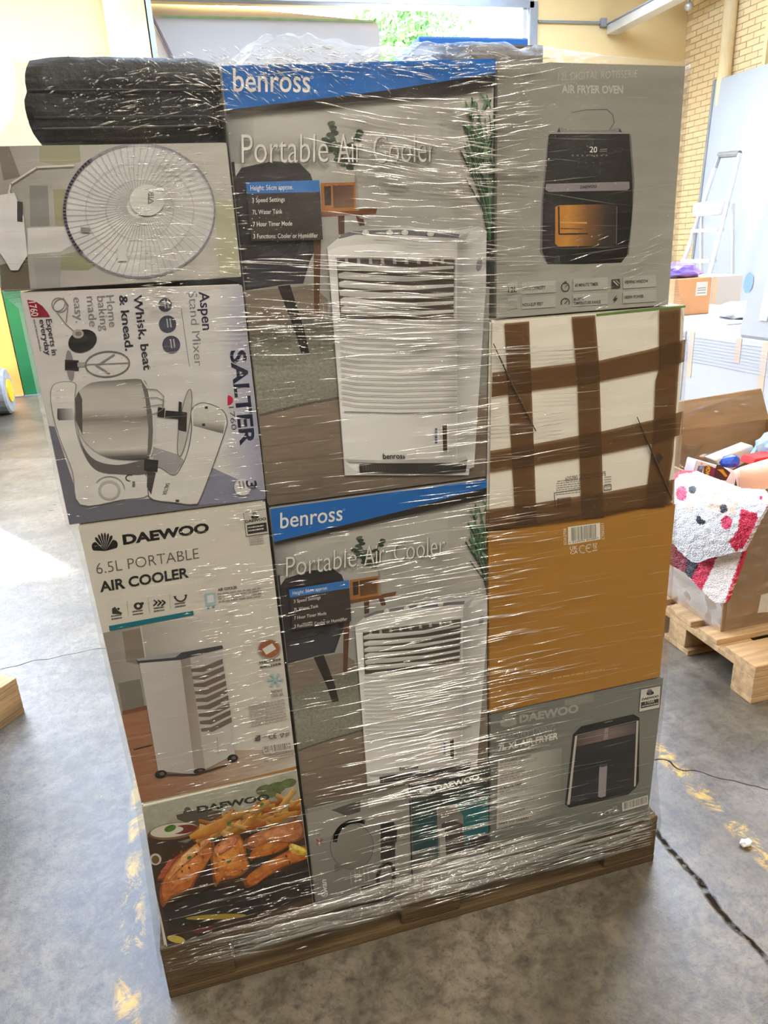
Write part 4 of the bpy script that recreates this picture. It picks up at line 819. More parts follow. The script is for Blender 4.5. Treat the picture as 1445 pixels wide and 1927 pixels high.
# ---- the two tall boxes of the middle column share one printed design
def cooler_print(b, quad, shift):
    A = Art(b, quad, 0.0, shift); T = A.text
    A.frame(400, 60, .3875)
    A.grad([(0, 60), (1420, 40), (1420, 1500), (0, 1500)], (700, 300), (720, 1350), [(0, (178, 175, 168)), (.5, (166, 164, 158)), (1, (146, 144, 138))], n=8)
    A.grad([(1100, 260), (1420, 200), (1420, 900), (1100, 900)], (1100, 500), (1400, 480), [(0, (168, 165, 158)), (1, (186, 182, 172))], n=4)
    A.grad([(60, 380), (200, 380), (200, 640), (80, 640)], (60, 500), (200, 500), [(0, (120, 124, 124)), (1, (166, 163, 156))], n=4)
    # floor, carpet
    A.poly([(160, 1260), (480, 1230), (560, 1300), (560, 1560), (150, 1600)], (128, 116, 102), 2)
    A.frame(440, 580, .36)
    A.grad([(60, 120), (560, 60), (1400, 500), (1400, 1100), (140, 1100)], (300, 500), (340, 1000), [(0, (136, 122, 106)), (.6, (124, 110, 95)), (1, (112, 100, 88))], 2, 6)
    A.grad([(60, 150), (300, 60), (560, 30), (560, 475), (340, 515), (140, 568), (100, 380)], (300, 80), (330, 520), [(0, (120, 118, 106)), (.5, (146, 146, 132)), (1, (134, 132, 118))], 1, 8); A.line([(136, 560), (340, 508), (560, 466)], 14, (96, 88, 76), m=1)
    for k_ in range(5): A.line([(150, 640 + 84 * k_), (700, 560 + 96 * k_)], 2.5, (100, 88, 76))
    # chair, table, radio, vase
    A.frame(400, 60, .3875)
    A.poly([(100, 720), (140, 660), (290, 628), (420, 636), (475, 690), (510, 800), (525, 900), (520, 1010), (470, 1120), (440, 1222), (350, 1226), (160, 1256), (100, 1000)], (46, 44, 46)); A.poly([(160, 1110), (300, 1060), (400, 1100), (440, 1000), (470, 1060), (440, 1215), (170, 1245)], (56, 56, 62)); A.line([(160, 1100), (330, 1090), (420, 1020)], 6, (34, 32, 34))
    A.poly([(60, 640), (105, 630), (140, 1000), (175, 1500), (110, 1500)], (34, 34, 38)); A.poly([(316, 1236), (376, 1228), (445, 1445), (470, 1560), (430, 1560), (398, 1450)], (42, 40, 38))
    A.poly([(490, 1000), (527, 1000), (516, 1372), (492, 1372)], (92, 62, 44)); A.poly([(608, 890), (640, 890), (640, 980), (612, 984)], (84, 58, 42)); A.poly([(692, 884), (728, 884), (738, 940), (712, 942)], (84, 58, 42)); A.poly([(520, 872), (800, 856), (792, 884), (530, 898)], (116, 74, 46))
    A.poly([(632, 672), (690, 668), (702, 720), (712, 868), (626, 870), (628, 720)], (176, 172, 160)); A.poly([(690, 668), (702, 720), (712, 868), (688, 868)], (146, 143, 134)); A.poly([(524, 734), (694, 730), (696, 868), (530, 874)], (160, 106, 54)); A.poly([(540, 750), (574, 749), (576, 842), (544, 844)], (62, 46, 40)); A.grad([(582, 746), (684, 744), (686, 852), (586, 856)], (590, 750), (680, 850), [(0, (84, 56, 40)), (1, (116, 84, 56))], n=4)
    rr = random.Random(2)
    for x0, y0, x1, y1, n_ in ((655, 670, 560, 440, 11), (650, 670, 700, 480, 9), (660, 670, 600, 560, 7), (658, 660, 530, 520, 7)):
        A.line([(x0, y0), (x1, y1)], 4, (66, 76, 58))
        for i in range(n_):
            t_ = (i + 1) / n_; A.ell((x0 + (x1 - x0) * t_ + rr.choice((-16, 16)), y0 + (y1 - y0) * t_ + rr.uniform(-8, 8)), 20, 12, rr.choice(((62, 78, 60), (80, 96, 76), (48, 62, 50))), rr.uniform(-40, 40), 8)
    # tall palm at the right
    A.poly([(1322, 1000), (1400, 1000), (1400, 1236), (1330, 1236)], (46, 42, 40))
    for i in range(40):
        x1 = rr.uniform(1195, 1400); y1 = rr.uniform(300, 720); xb = rr.uniform(1335, 1372); xm = (x1 * .35 + xb * .65); c_ = rr.choice(((62, 98, 70), (46, 78, 56), (92, 126, 92), (40, 62, 48), (120, 140, 110)))
        A.line([(xb, 1010), (xm + rr.uniform(-12, 12), (y1 + 1010) / 2), (x1, y1)], rr.uniform(4, 9), c_)
    for i in range(46):
        x, y = rr.uniform(1230, 1390), rr.uniform(330, 700); A.ell((x, y), rr.uniform(26, 52), rr.uniform(5, 9), rr.choice(((58, 92, 66), (84, 118, 86), (38, 62, 48), (118, 146, 116))), rr.uniform(40, 125), 8)
    # air cooler itself
    A.poly([(555, 1045), (610, 1000), (680, 965), (900, 950), (1195, 962), (1290, 945), (1326, 968), (1322, 1260), (1240, 2150), (640, 2150)], (204, 203, 201))
    A.grad([(1180, 1003), (1290, 948), (1326, 968), (1318, 1300), (1266, 2110), (1186, 2140)], (1185, 1500), (1310, 1500), [(0, (168, 165, 164)), (.35, (190, 188, 186)), (1, (206, 204, 202))], n=6)
    A.poly([(1215, 1030), (1250, 965), (1300, 960), (1310, 985), (1240, 1030)], (206, 204, 202)); A.ell((1290, 1130), 14, 34, (140, 138, 138), 10)
    A.grad([(555, 1045), (1185, 1003), (1182, 1500), (1178, 2120), (690, 2130), (640, 2090)], (560, 1500), (1180, 1500), [(0, (226, 224, 222)), (.4, (222, 220, 217)), (.9, (212, 209, 206)), (1, (190, 187, 185))], n=8)
    A.poly([(555, 1045), (610, 1003), (690, 985), (900, 985), (1190, 1003), (1185, 1030), (900, 1012), (690, 1015), (560, 1062)], (206, 204, 200)); A.poly([(608, 992), (680, 966), (900, 960), (1195, 980), (1190, 1003), (900, 986), (690, 986), (612, 1006)], (112, 112, 116))
    for x, y in ((740, 976), (856, 976), (930, 975), (1054, 982)): A.ell((x, y + 4), 22, 10, (84, 84, 86)); A.ell((x, y), 17, 13, (206, 203, 196)); A.rect(x - 4, y - 16, x + 5, y, (222, 220, 214))
    A.poly([(600, 1100), (900, 1096), (1170, 1100), (1165, 1392), (900, 1400), (616, 1392)], (78, 68, 62))
    for i in range(9): A.poly([(640 + 58 * i, 1098), (652 + 58 * i, 1098), (658 + 58 * i, 1128), (640 + 58 * i, 1126)], (166, 163, 160))
    for i, y in enumerate((1144, 1190, 1232, 1274, 1314, 1356)):
        A.poly([(604 + 3 * i, y - 16), (640, y - 26), (760, y - 12), (960, y), (1166, y - 8), (1166, y + 6), (960, y + 22), (760, y + 18), (640, y + 10), (606 + 3 * i, y + 6)], [(214, 212, 208)] * 5 + [(184, 181, 177)] * 5)
    A.line([(594, 1098), (1172, 1098), (1168, 1394)], 5, (150, 148, 146))
    A.frame(440, 580, .36)
    for i in range(16):
        y = 70 + 29 * i; A.line([(546 + i * 1.2, y - 12), (640, y + 2), (860, y + 9), (1168 - i * .3, y)], 4.0, (166, 163, 160)); A.line([(546 + i * 1.2, y - 7), (640, y + 7), (860, y + 14), (1168 - i * .3, y + 5)], 3, (228, 226, 223))
    A.line([(574, 538), (860, 546), (1165, 540), (1212, 528)], 4.5, (104, 100, 98)); A.poly([(1076, 606), (1114, 602), (1116, 752), (1080, 756)], (212, 210, 208)); A.poly([(1084, 610), (1108, 606), (1110, 748), (1088, 750)], (62, 46, 40))
    for i in range(6): A.rect(1046, 624 + 14 * i, 1058, 633 + 14 * i, (60, 86, 140))
    T('benross', (775, 783), (890, 781), (774, 755), (36, 34, 36), .02); A.ell((895, 762), 4, 4, (60, 58, 58))
    A.poly([(650, 812), (760, 806), (1160, 804), (1215, 786), (1206, 850), (1100, 862), (655, 856)], (50, 47, 45)); A.poly([(575, 780), (600, 800), (760, 806), (1160, 804), (1215, 786), (1206, 770), (1160, 782), (760, 790), (600, 786)], (178, 175, 172))
    for i in range(9): A.line([(670 + 14 * i, 818), (676 + 14 * i, 850)], 3, (84, 80, 76))
    # brand band, title, panel of facts
    A.frame(400, 60, .3875)
    A.poly([(0, 40), (1460, 30), (1460, 190), (1378, 204), (1100, 246), (840, 288), (400, 345), (60, 385), (0, 390)], (24, 100, 178)); A.poly([(40, 386), (300, 354), (600, 318), (840, 288), (1100, 246), (1378, 204), (1440, 195), (1440, 262), (1378, 270), (1100, 306), (840, 330), (400, 372), (60, 402)], (36, 32, 30))
    T('benross', (100, 293), (470, 297), (97, 182), (226, 222, 214), .006); A.ring((478, 226), 6, 6, 2, (226, 222, 214))
    for dx, c_ in ((5, (104, 102, 98)), (0, (214, 211, 204))):
        for w_, x0, x1 in (('Portable', 140, 556), ('Air', 602, 722), ('Cooler', 776, 1076)): T(w_, (x0 + dx, 640 + dx), (x1 + dx, 634 + dx), (x0 - 2 + dx, 502 + dx), c_, -.008)
    A.poly([(160, 732), (514, 722), (518, 778), (165, 788)], (54, 112, 180)); A.poly([(165, 788), (518, 778), (532, 1010), (186, 1016)], (60, 53, 50))
    T('Height: 56cm approx.', (182, 772), (388, 766), (181, 748), (222, 220, 214), .005)
    for s_, x0, x1, y in (('3 Speed Settings', 190, 348, 830), ('7L Water Tank', 192, 336, 888), ('7 Hour Timer Mode', 194, 384, 946), ('3 Functions: Cooler or Humidifier', 196, 508, 1004)): T(s_, (x0, y), (x1, y - 5), (x0 - 1, y - 22), (216, 212, 206), .005)
    A.done()
b1 = carton('air_cooler_box', Q['b1'], .6, M_grey_card, 'tall box with blue band and printed white air cooler, top of the middle column'); cooler_print(b1, Q['b1'], (0, 0))
b2 = carton('air_cooler_box', Q['b2'], .6, M_grey_card, 'tall box with blue band and printed white air cooler, lower one of the middle column'); cooler_print(b2, Q['b2'], (.0005, -.686))

# ---- rotisserie oven box, top right
b = carton('air_fryer_oven_box', Q['oven'], .6, M_grey_card, 'grey box printed with a black oven with lit window, top of the right column')
A = Art(b, Q['oven'], 0.0); A.frame(900, 0, .3772); T = A.text
A.grad([(60, 280), (1060, 300), (980, 1560), (40, 1620)], (500, 300), (480, 1550), [(0, (132, 130, 120)), (.4, (142, 140, 131)), (1, (160, 158, 149))], n=6)
T('12L DIGITAL ROTISSERIE', (398, 402), (792, 386), (399, 364), (160, 157, 148), -.004); T('AIR FRYER OVEN', (416, 463), (721, 466), (416, 424), (174, 171, 161), .03)
A.line([(465, 562), (540, 548), (640, 546), (670, 572), (677, 612), (652, 652)], 5, (92, 88, 96)); A.poly([(385, 660), (405, 634), (470, 650), (640, 650), (700, 636), (720, 660)], (124, 118, 122)); A.poly([(392, 660), (402, 636), (410, 660)], (58, 52, 66)); A.poly([(700, 658), (704, 638), (716, 660)], (58, 52, 66))
A.poly([(345, 675), (328, 860), (315, 1000), (306, 1255), (342, 1318), (360, 1316), (330, 1250), (330, 1000), (345, 860)], (108, 102, 108)); A.poly([(350, 668), (754, 668), (772, 900), (768, 1060), (742, 1272), (712, 1310), (520, 1318), (345, 1318), (318, 1255), (322, 1000), (336, 860)], (26, 24, 23)); A.poly([(752, 668), (760, 668), (778, 900), (750, 1270), (742, 1272), (768, 1060), (768, 900)], (100, 96, 98))
A.poly([(338, 918), (752, 906), (754, 940), (740, 950), (350, 957), (332, 944)], (128, 122, 124)); T('DAEWOO', (508, 941), (590, 937), (508, 926), (44, 42, 42), .04)
A.grad([(383, 1032), (400, 1024), (680, 1018), (692, 1032), (690, 1212), (676, 1226), (400, 1230), (382, 1216)], (385, 1120), (690, 1115), [(0, (176, 118, 48)), (.2, (190, 132, 58)), (.5, (120, 84, 48)), (.8, (60, 50, 44)), (1, (44, 40, 38))], n=12)
A.line([(400, 1030), (402, 1168), (545, 1166)], 8, (44, 34, 26)); A.line([(408, 1110), (540, 1112)], 8, (206, 150, 80)); A.line([(410, 1140), (520, 1142)], 5, (96, 66, 38)); A.line([(690, 1030), (688, 1220)], 4, (96, 92, 90))
T('20', (554, 760), (590, 761), (556, 732), (206, 200, 190), .0)
for i in range(8): A.ell((470 + 24 * i, 776), 5, 5, (96, 92, 90), 0, 6)
for i in range(4): A.ell((500 + 36 * i, 812), 4, 4, (80, 76, 74), 0, 6)
A.greek((604, 760), (650, 758), (604, 742), 2, (120, 116, 112))
cell = (172, 170, 163)
for x0, x1, y0 in ((145, 195, 1412), (215, 385, 1408), (472, 645, 1392), (720, 885, 1380), (145, 195, 1486), (215, 385, 1482), (470, 645, 1468), (720, 885, 1454)): A.poly([(x0, y0), (x1, y0 - 9), (x1, y0 + 50), (x0, y0 + 60)], cell)
INK = (62, 60, 58)
T('12L', (147, 1460), (192, 1456), (147, 1434), INK, .03); T('LARGE CAPACITY', (218, 1449), (333, 1441), (218, 1433), INK, .02); T('60 MINUTE TIMER', (480, 1431), (596, 1424), (480, 1415), INK, .02); T('VIEWING WINDOW', (728, 1416), (845, 1409), (728, 1400), INK, .02)
T('NON-SLIP FEET', (218, 1529), (321, 1522), (218, 1513), INK, .02); T('80-200°C', (474, 1501), (524, 1497), (474, 1487), INK, .02); T('TEMPERATURE RANGE', (473, 1521), (608, 1513), (473, 1506), INK, .02); T('1800W POWER', (727, 1491), (822, 1485), (727, 1475), INK, .02)
A.ring((432, 1432), 19, 21, 4, INK); A.line([(432, 1432), (440, 1422)], 3, INK); A.rect(427, 1402, 438, 1410, INK); A.ring((432, 1508), 20, 20, 4, INK, 0, 18, 150, 390); A.line([(430, 1514), (442, 1500)], 4, INK); A.poly([(662, 1394), (704, 1391), (706, 1436), (664, 1439)], INK); A.line([(672, 1402), (694, 1424)], 5, (190, 188, 180)); A.line([(684, 1398), (700, 1414)], 3, (190, 188, 180)); A.poly([(690, 1468), (668, 1496), (680, 1496), (670, 1514), (694, 1486), (682, 1486)], INK)
for i in range(5):
    for j in range(5): A.ell((152 + 9 * i, 1502 + 8 * j), 2.4, 2.4, (120, 118, 112), 0, 6)
A.done()

# ---- white carton closed with brown tape
b = carton('taped_carton', Q['white'], .6, M_white_card, 'white carton criss-crossed with wide brown tape, right column under the oven box')
M_tp, n_, l_, b_ = newmat('brown_tape'); b_.inputs['Base Color'].default_value = lin((112, 82, 54)) + (1,); b_.inputs['Roughness'].default_value = .28
tr_n = n_.new('ShaderNodeBsdfTransparent'); tr_n.inputs['Color'].default_value = (.46, .33, .2, 1); mx_ = n_.new('ShaderNodeMixShader'); mx_.inputs[0].default_value = .45
l_.new(tr_n.outputs[0], mx_.inputs[1]); l_.new(b_.outputs[0], mx_.inputs[2]); l_.new(mx_.outputs[0], n_['Material Output'].inputs['Surface'])
A = Art(b, Q['white'], 0.0); A.frame(880, 560, .391)
A.line([(620, 84), (1060, 40)], 12, (96, 132, 60)); A.line([(85, 1112), (560, 1066)], 8, (96, 132, 60))
A.text('BATCH CODE 080509', (662, 835), (468, 862), (664, 858), (96, 92, 86), .0)
A.greek((545, 866), (425, 880), (540, 940), 7, (150, 146, 136), .98); A.greek((690, 855), (650, 860), (688, 925), 6, (160, 156, 146)); A.line([(420, 1010), (416, 940), (545, 920)], 3, (90, 86, 80)); A.bars((430, 1015), (496, 1006), (430, 966), (62, 58, 54)); A.line([(655, 905), (690, 900), (690, 924), (655, 930)], 2.5, (90, 86, 80), True)
A.done()
def tape(pts, y):
    P = [A.P(p) for p in pts]; me = bpy.data.meshes.new('tape_strip'); n0 = len(P)
    Vv = [(p[0], y, p[1]) for p in P]; tris = tessellate_polygon([[Vector((p[0], p[1], 0)) for p in P]])
    me.from_pydata(Vv, [], [tuple(t) for t in tris]); me.update(); return link('tape_strip', me, M_tp, b)
y_ = -.0022
for pts in ([(174, 124), (293, 114), (330, 1090), (228, 1097)], [(497, 92), (610, 84), (630, 330), (652, 1056), (545, 1066), (525, 400)], [(918, 58), (1021, 48), (1014, 300), (1000, 520), (985, 760), (945, 1006), (850, 1014), (872, 800), (890, 640), (900, 400), (917, 340)],
            [(115, 360), (330, 335), (520, 312), (640, 300), (860, 250), (1042, 200), (1036, 308), (915, 345), (640, 400), (520, 420), (315, 445), (112, 478)], [(105, 735), (330, 700), (540, 660), (650, 640), (890, 586), (1026, 546), (1014, 660), (890, 700), (650, 750), (540, 768), (330, 802), (102, 838)], [(84, 1018), (330, 985), (550, 950), (650, 935), (990, 872), (988, 990), (850, 1005), (650, 1050), (430, 1080), (240, 1104), (82, 1112)]):
    tape(pts, y_); y_ -= .00035
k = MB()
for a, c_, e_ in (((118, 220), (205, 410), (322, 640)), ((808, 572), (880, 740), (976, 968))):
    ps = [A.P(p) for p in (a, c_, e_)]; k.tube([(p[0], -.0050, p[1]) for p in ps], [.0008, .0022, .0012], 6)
k.build('tape_crease_shade', mat('tape_crease_shade', (74, 52, 36), .35, .05), b)  # dark brown ridges paint in the shade of the diagonal creases
A2 = Art(b, Q['white'], -.0046); A2.frame(880, 560, .391); A2.poly([(915, 745), (934, 768), (915, 790), (897, 768)], (60, 42, 30)); A2.layer = 0
for V_ in (A2.V,): pass
me = bpy.data.meshes.new('diamond_mark'); me.from_pydata(A2.V, [], A2.F); link('diamond_mark', me, mat('diamond_ink', (58, 42, 30), .5), b)

# ---- ochre carton
b = carton('ochre_carton', Q['yel'], .6, mat('ochre_card', (172, 122, 50), .6, .05, 4, .3), 'plain ochre carton with a white barcode label, right column under the taped carton')
A = Art(b, Q['yel'], 0.0); A.frame(880, 920, .2907); T = A.text
A.poly([(80, 100), (1400, 60), (1300, 1300), (60, 1500)], (170, 120, 48)); WHT = (226, 220, 206)
A.poly([(648, 247), (856, 219), (858, 326), (650, 362)], WHT); A.bars((672, 338), (832, 314), (670, 252), (52, 46, 40)); T('5 024996 804897', (656, 355), (848, 324), (655, 343), (70, 62, 54))
T('SDA2706', (640, 362), (636, 256), (622, 362), WHT); T('CT003253', (884, 326), (880, 222), (866, 326), WHT); T('UK', (662, 398), (710, 390), (661, 374), WHT, .01); T('CA', (664, 424), (712, 416), (663, 402), WHT, .01)
A.ring((744, 390), 22, 24, 6, WHT, 0, 14, 60, 300); A.ring((786, 384), 22, 24, 6, WHT, 0, 14, 60, 300); A.line([(770, 384), (788, 382)], 5, WHT); A.line([(812, 356), (834, 352), (826, 384), (816, 386)], 3, WHT, True); A.line([(806, 400), (836, 395)], 5, WHT); A.line([(808, 352), (836, 386)], 3, WHT)
A.greek((552, 1236), (888, 1176), (548, 1216), 1, (200, 158, 92), 1); A.greek((620, 1270), (840, 1230), (618, 1258), 1, (190, 146, 76), 1)
A.done()

# ---- grey air fryer box, bottom right
b = carton('air_fryer_box', Q['fry'], .6, M_grey_card, 'grey box printed with a black basket air fryer, bottom of the right column')
A = Art(b, Q['fry'], 0.0); A.frame(880, 1260, .2768); T = A.text
A.grad([(100, 200), (1360, 40), (1260, 1020), (100, 1300)], (300, 300), (500, 1200), [(0, (116, 118, 112)), (.5, (122, 124, 117)), (1, (112, 116, 108))], n=6)
A.poly([(660, 205), (858, 158), (858, 218), (740, 240), (655, 245)], (134, 134, 126)); A.greek((664, 240), (856, 205), (660, 205), 3, (150, 150, 142))
A.fanlogo((282, 388), 110, 84, (156, 156, 148), 3, -.16); T('DAEWOO', (350, 360), (752, 286), (350, 306), (160, 160, 152), .045); T('HEALTHY LIVING', (206, 488), (592, 416), (206, 446), (160, 159, 150), -.005); T('7L XL AIR FRYER', (205, 556), (612, 468), (207, 512), (222, 217, 206), .03); A.greek((300, 580), (556, 520), (300, 562), 1, (176, 173, 164), 1)
A.grad([(206, 612), (640, 530), (630, 970), (195, 1084)], (200, 800), (640, 760), [(0, (194, 189, 182)), (.5, (176, 172, 164)), (1, (124, 126, 118))], n=8)
for i, y in enumerate((612, 700, 790, 870, 960, 1030)): T(('EXTRA-LARGE CAPACITY', 'TEMPERATURE CONTROL', '60 MINUTE TIMER', 'NON-STICK BASKET', 'COOL TOUCH', 'EASY TO CLEAN')[i], (220 - 2 * i, y + 24), (220 + (210, 170, 150, 130, 165, 190)[i], y + 24 - (44, 36, 32, 27, 34, 40)[i]), (220 - 2 * i, y + 8), (72, 70, 66), .02); A.greek((220 - 2 * i, y + 64), (500, y + 4), (220 - 2 * i, y + 34), 2, (148, 144, 138), .9)
A.poly([(714, 440), (770, 384), (1125, 302), (1166, 326), (1162, 760), (1142, 800), (1085, 852), (690, 938), (658, 912), (668, 850)], (26, 32, 33)); A.grad([(742, 446), (1142, 352), (1130, 794), (692, 914)], (900, 400), (950, 850), [(0, (52, 50, 52)), (.4, (36, 38, 42)), (1, (44, 46, 52))], n=6); A.grad([(742, 446), (1142, 356), (1138, 432), (732, 524)], (740, 480), (1140, 390), [(0, (90, 76, 74)), (.5, (126, 106, 102)), (1, (84, 80, 80))], n=6)
A.poly([(728, 450), (743, 446), (692, 914), (674, 918)], (190, 184, 174)); A.poly([(1145, 348), (1160, 344), (1140, 790), (1128, 794)], (190, 184, 174)); A.line([(735, 445), (1150, 345)], 5, (120, 124, 122)); A.poly([(894, 648), (942, 638), (946, 660), (936, 858), (906, 868), (884, 862)], (150, 144, 146)); A.ell((918, 650), 26, 10, (70, 70, 74), -12); A.poly([(930, 400), (954, 394), (950, 468), (922, 474)], (150, 136, 134)); A.line([(908, 440), (970, 426)], 4, (60, 52, 50)); T('DAEWOO', (928, 362), (982, 350), (928, 354), (150, 150, 146), .03)
A.poly([(1174, 134), (1309, 107), (1300, 256), (1162, 286)], (212, 206, 198)); A.fanlogo((1240, 172), 48, 40, (48, 46, 44), 2, -.18); T('DAEWOO', (1180, 208), (1294, 184), (1181, 193), (42, 40, 40), .04); A.poly([(1176, 220), (1296, 195), (1294, 236), (1174, 262)], (56, 54, 52)); T('2 YEAR', (1200, 232), (1266, 218), (1200, 216), (206, 200, 192), .02); A.greek((1182, 256), (1290, 234), (1182, 240), 1, (200, 195, 186), 1); A.line([(1174, 134), (1309, 107), (1300, 256), (1162, 286)], 2.5, (86, 84, 80), True)
A.poly([(1046, 902), (1222, 850), (1222, 912), (1048, 962)], (206, 202, 194)); A.bars((1060, 948), (1214, 904), (1060, 902), (66, 64, 62)); T('UK', (880, 980), (914, 972), (880, 966), (190, 187, 178)); T('CA', (882, 998), (916, 990), (882, 984), (190, 187, 178)); T('CE', (926, 988), (972, 976), (926, 964), (190, 187, 178)); A.line([(988, 932), (1010, 927), (1004, 956), (992, 958)], 3, (190, 187, 178), True); A.line([(984, 972), (1014, 964)], 4, (190, 187, 178))
A.done()

# ---- small boxes at the bottom of the middle column
b = carton('kettle_box', Q['swan'], .55, M_grey_card, 'small grey box printed with a round kettle, bottom of the middle column')
A = Art(b, Q['swan'], 0.0); A.frame(540, 1440, .2907); T = A.text
A.grad([(100, 320), (820, 130), (820, 760), (150, 920)], (400, 280), (440, 800), [(0, (150, 146, 140)), (.25, (150, 146, 140)), (.3, (134, 131, 126)), (1, (124, 121, 116))], n=8)
A.poly([(285, 290), (475, 225), (475, 300), (380, 330), (330, 305)], (84, 84, 80), 4); A.poly([(520, 235), (740, 175), (770, 215), (530, 275)], (206, 203, 197)); A.line([(115, 382), (430, 345), (800, 250)], 4, (172, 168, 162))
A.grad([(420 + 140 * math.cos(k_ * math.pi / 16), 525 + 148 * math.sin(k_ * math.pi / 16)) for k_ in range(32)], (300, 420), (560, 640), [(0, (138, 136, 128)), (1, (112, 110, 102))], n=8); A.ring((420, 525), 140, 148, 4, (72, 70, 66)); A.poly([(305, 640), (420, 640), (310, 692)], (104, 102, 96))
A.ring((450, 490), 140, 130, 30, (36, 35, 34), -10, 20, 190, 300); A.poly([(606, 380), (690, 366), (712, 420), (706, 590), (606, 610)], (32, 31, 31)); A.ring((640, 720), 52, 90, 24, (74, 68, 66), 10, 20); A.poly([(480, 780), (600, 760), (580, 790), (480, 810)], (62, 58, 56)); A.rect(700, 500, 790, 700, (150, 146, 140), -20)
T('Swan', (262, 846), (252, 738), (226, 848), (222, 218, 210), .02); A.ring((240, 828), 22, 22, 4, (222, 218, 210)); A.ell((222, 700), 8, 8, (216, 212, 204)); A.ring((206, 448), 18, 18, 5, (206, 202, 196)); A.line([(190, 480), (228, 505)], 6, (150, 40, 50)); A.line([(228, 478), (192, 515)], 6, (150, 40, 50)); A.line([(208, 474), (212, 520)], 6, (190, 150, 150))
for i in range(5): A.greek((410 + 28 * i, 770 - 7 * i), (404 + 28 * i, 690 - 7 * i), (424 + 28 * i, 770 - 7 * i), 1, (168, 164, 158), 1)
A.done()
b = carton('appliance_box', Q['teal'], .55, M_grey_card, 'small teal and grey printed box beside the kettle box, bottom row')
A = Art(b, Q['teal'], 0.0); A.frame(540, 1440, .2907); T = A.text
A.grad([(740, 150), (1330, 0), (1330, 700), (760, 800)], (1000, 150), (1050, 700), [(0, (60, 66, 62)), (.3, (42, 72, 70)), (.75, (58, 84, 82)), (.82, (140, 136, 130)), (1, (128, 124, 118))], n=10)
A.poly([(1090, 245), (1310, 190), (1310, 470), (1140, 500)], (34, 104, 108)); A.poly([(800, 330), (960, 300), (960, 580), (800, 620)], (30, 70, 74)); A.poly([(970, 270), (1090, 250), (1140, 330), (1150, 560), (980, 600)], (128, 124, 118)); A.poly([(1000, 380), (1060, 350), (1140, 380), (1150, 560), (1000, 590)], (76, 66, 64)); A.poly([(985, 420), (1020, 415), (1030, 585), (990, 592)], (170, 166, 160)); A.poly([(1180, 470), (1300, 430), (1305, 540), (1170, 560)], (56, 50, 50)); A.poly([(820, 560), (960, 520), (960, 620), (810, 650)], (92, 96, 92))
A.fanlogo((900, 185), 70, 52, (216, 214, 206), 2, -.2); T('DAEWOO', (962, 166), (1246, 88), (956, 132), (220, 217, 208), .035)
A.done()

# ---- dark carton on top, further back; blue slab imitates sky reflected in the film
o = MB().box((.86, .36, 1.781), (1.025, .58, 1.886), .004).build('dark_carton', mat('dark_carton_card', (74, 64, 58), .5, .1)); tag(o, 'dark carton lying far back on top of the stack', 'box')
o = MB().box((.76, .38, 1.8865), (1.0, .56, 1.903), .004).build('sky_reflection_slab', mat('sky_reflection_blue', (40, 116, 214), .45, .06)); tag(o, 'flat bright blue slab standing in for sky reflected in the film on top of the stack', 'box')

# ------------------------------------------------------------------ stretch film around the whole stack
def interp(z, tab):
    if z <= tab[0][0]: return tab[0][1]
    for (a, va), (b_, vb) in zip(tab, tab[1:]):
        if z <= b_: t_ = (z - a) / (b_ - a); return va + (vb - va) * t_
    return tab[-1][1]
XLT = [(.06, -.006), (.14, -.006), (.5, .013), (.53, .014), (1.085, .008), (1.10, -.004), (1.45, -.005), (1.472, -.028), (1.64, -.008), (1.668, .002), (1.69, .034), (1.72, .050), (1.775, .056)]
XRT = [(.06, 1.203), (.145, 1.203), (.16, 1.174), (.55, 1.181), (.56, 1.172), (.97, 1.171), (.98, 1.165), (1.37, 1.154), (1.382, 1.150), (1.395, 1.128), (1.44, 1.114), (1.775, 1.111)]
YFm = -.0095
def swell(x, z):                                   # small wrinkles of the sheet
    p = Vector((x * 9, z * 46, 3.0)); return .0016 * mnoise.noise(p) + .0009 * mnoise.noise(p * 2.3)
V, Fc, FL = [], [], []
NX, NZ = 110, 300
def flow_slope(x, z):                              # direction of the pull in the sheet (dz/dx)
    s_ = .0
    if z > 1.35: s_ += -.20 * math.exp(-((x - .62) / .2) ** 2) * min(1, (z - 1.35) / .2) + .18 * math.exp(-((x - .95) / .2) ** 2) * min(1, (z - 1.35) / .2)
    if z < .8: s_ += -.05
    return s_
zs = np.linspace(.075, 1.772, NZ + 1)
for z in zs:
    xl, xr = interp(z, XLT), interp(z, XRT)
    for i in range(NX + 1):
        u = i / NX; x = xl + (xr - xl) * u; ed = min(u, 1 - u) * NX; y = YFm - (swell(x, z) if 0 < i < NX else 0)
        if z < .14: y -= .008 * (1 - (z - .075) / .065)
        V.append((x, y, z)); FL.append((x, z - flow_slope(x, z) * (x - .7), 0))
for j in range(NZ):
    for i in range(NX): a = j * (NX + 1) + i; Fc.append((a, a + 1, a + NX + 2, a + NX + 1))
n0 = len(V)                                         # sides and back
zc = [.075, .14, .3, .55, .8, 1.0, 1.09, 1.11, 1.3, 1.40, 1.45, 1.475, 1.55, 1.64, 1.67, 1.70, 1.74, 1.772]; NB = 26
for z in zc:
    xl, xr = interp(z, XLT), interp(z, XRT); pts = []
    for i in range(9): t_ = i / 8; pts.append((xr + .0, YFm + t_ * (.83 - YFm)))
    for i in range(1, 9): t_ = i / 8; pts.append((xr + (xl - xr) * t_, .83))
    for i in range(1, 10): t_ = i / 9; pts.append((xl, .83 + (YFm - .83) * t_))
    for x, y in pts: V.append((x, y, z)); FL.append((y, z, 0))
NB = len(pts)
for j in range(len(zc) - 1):
    for i in range(NB - 1): a = n0 + j * NB + i; Fc.append((a, a + 1, a + NB + 1, a + NB))
n1 = len(V)                                         # loose frill over the top
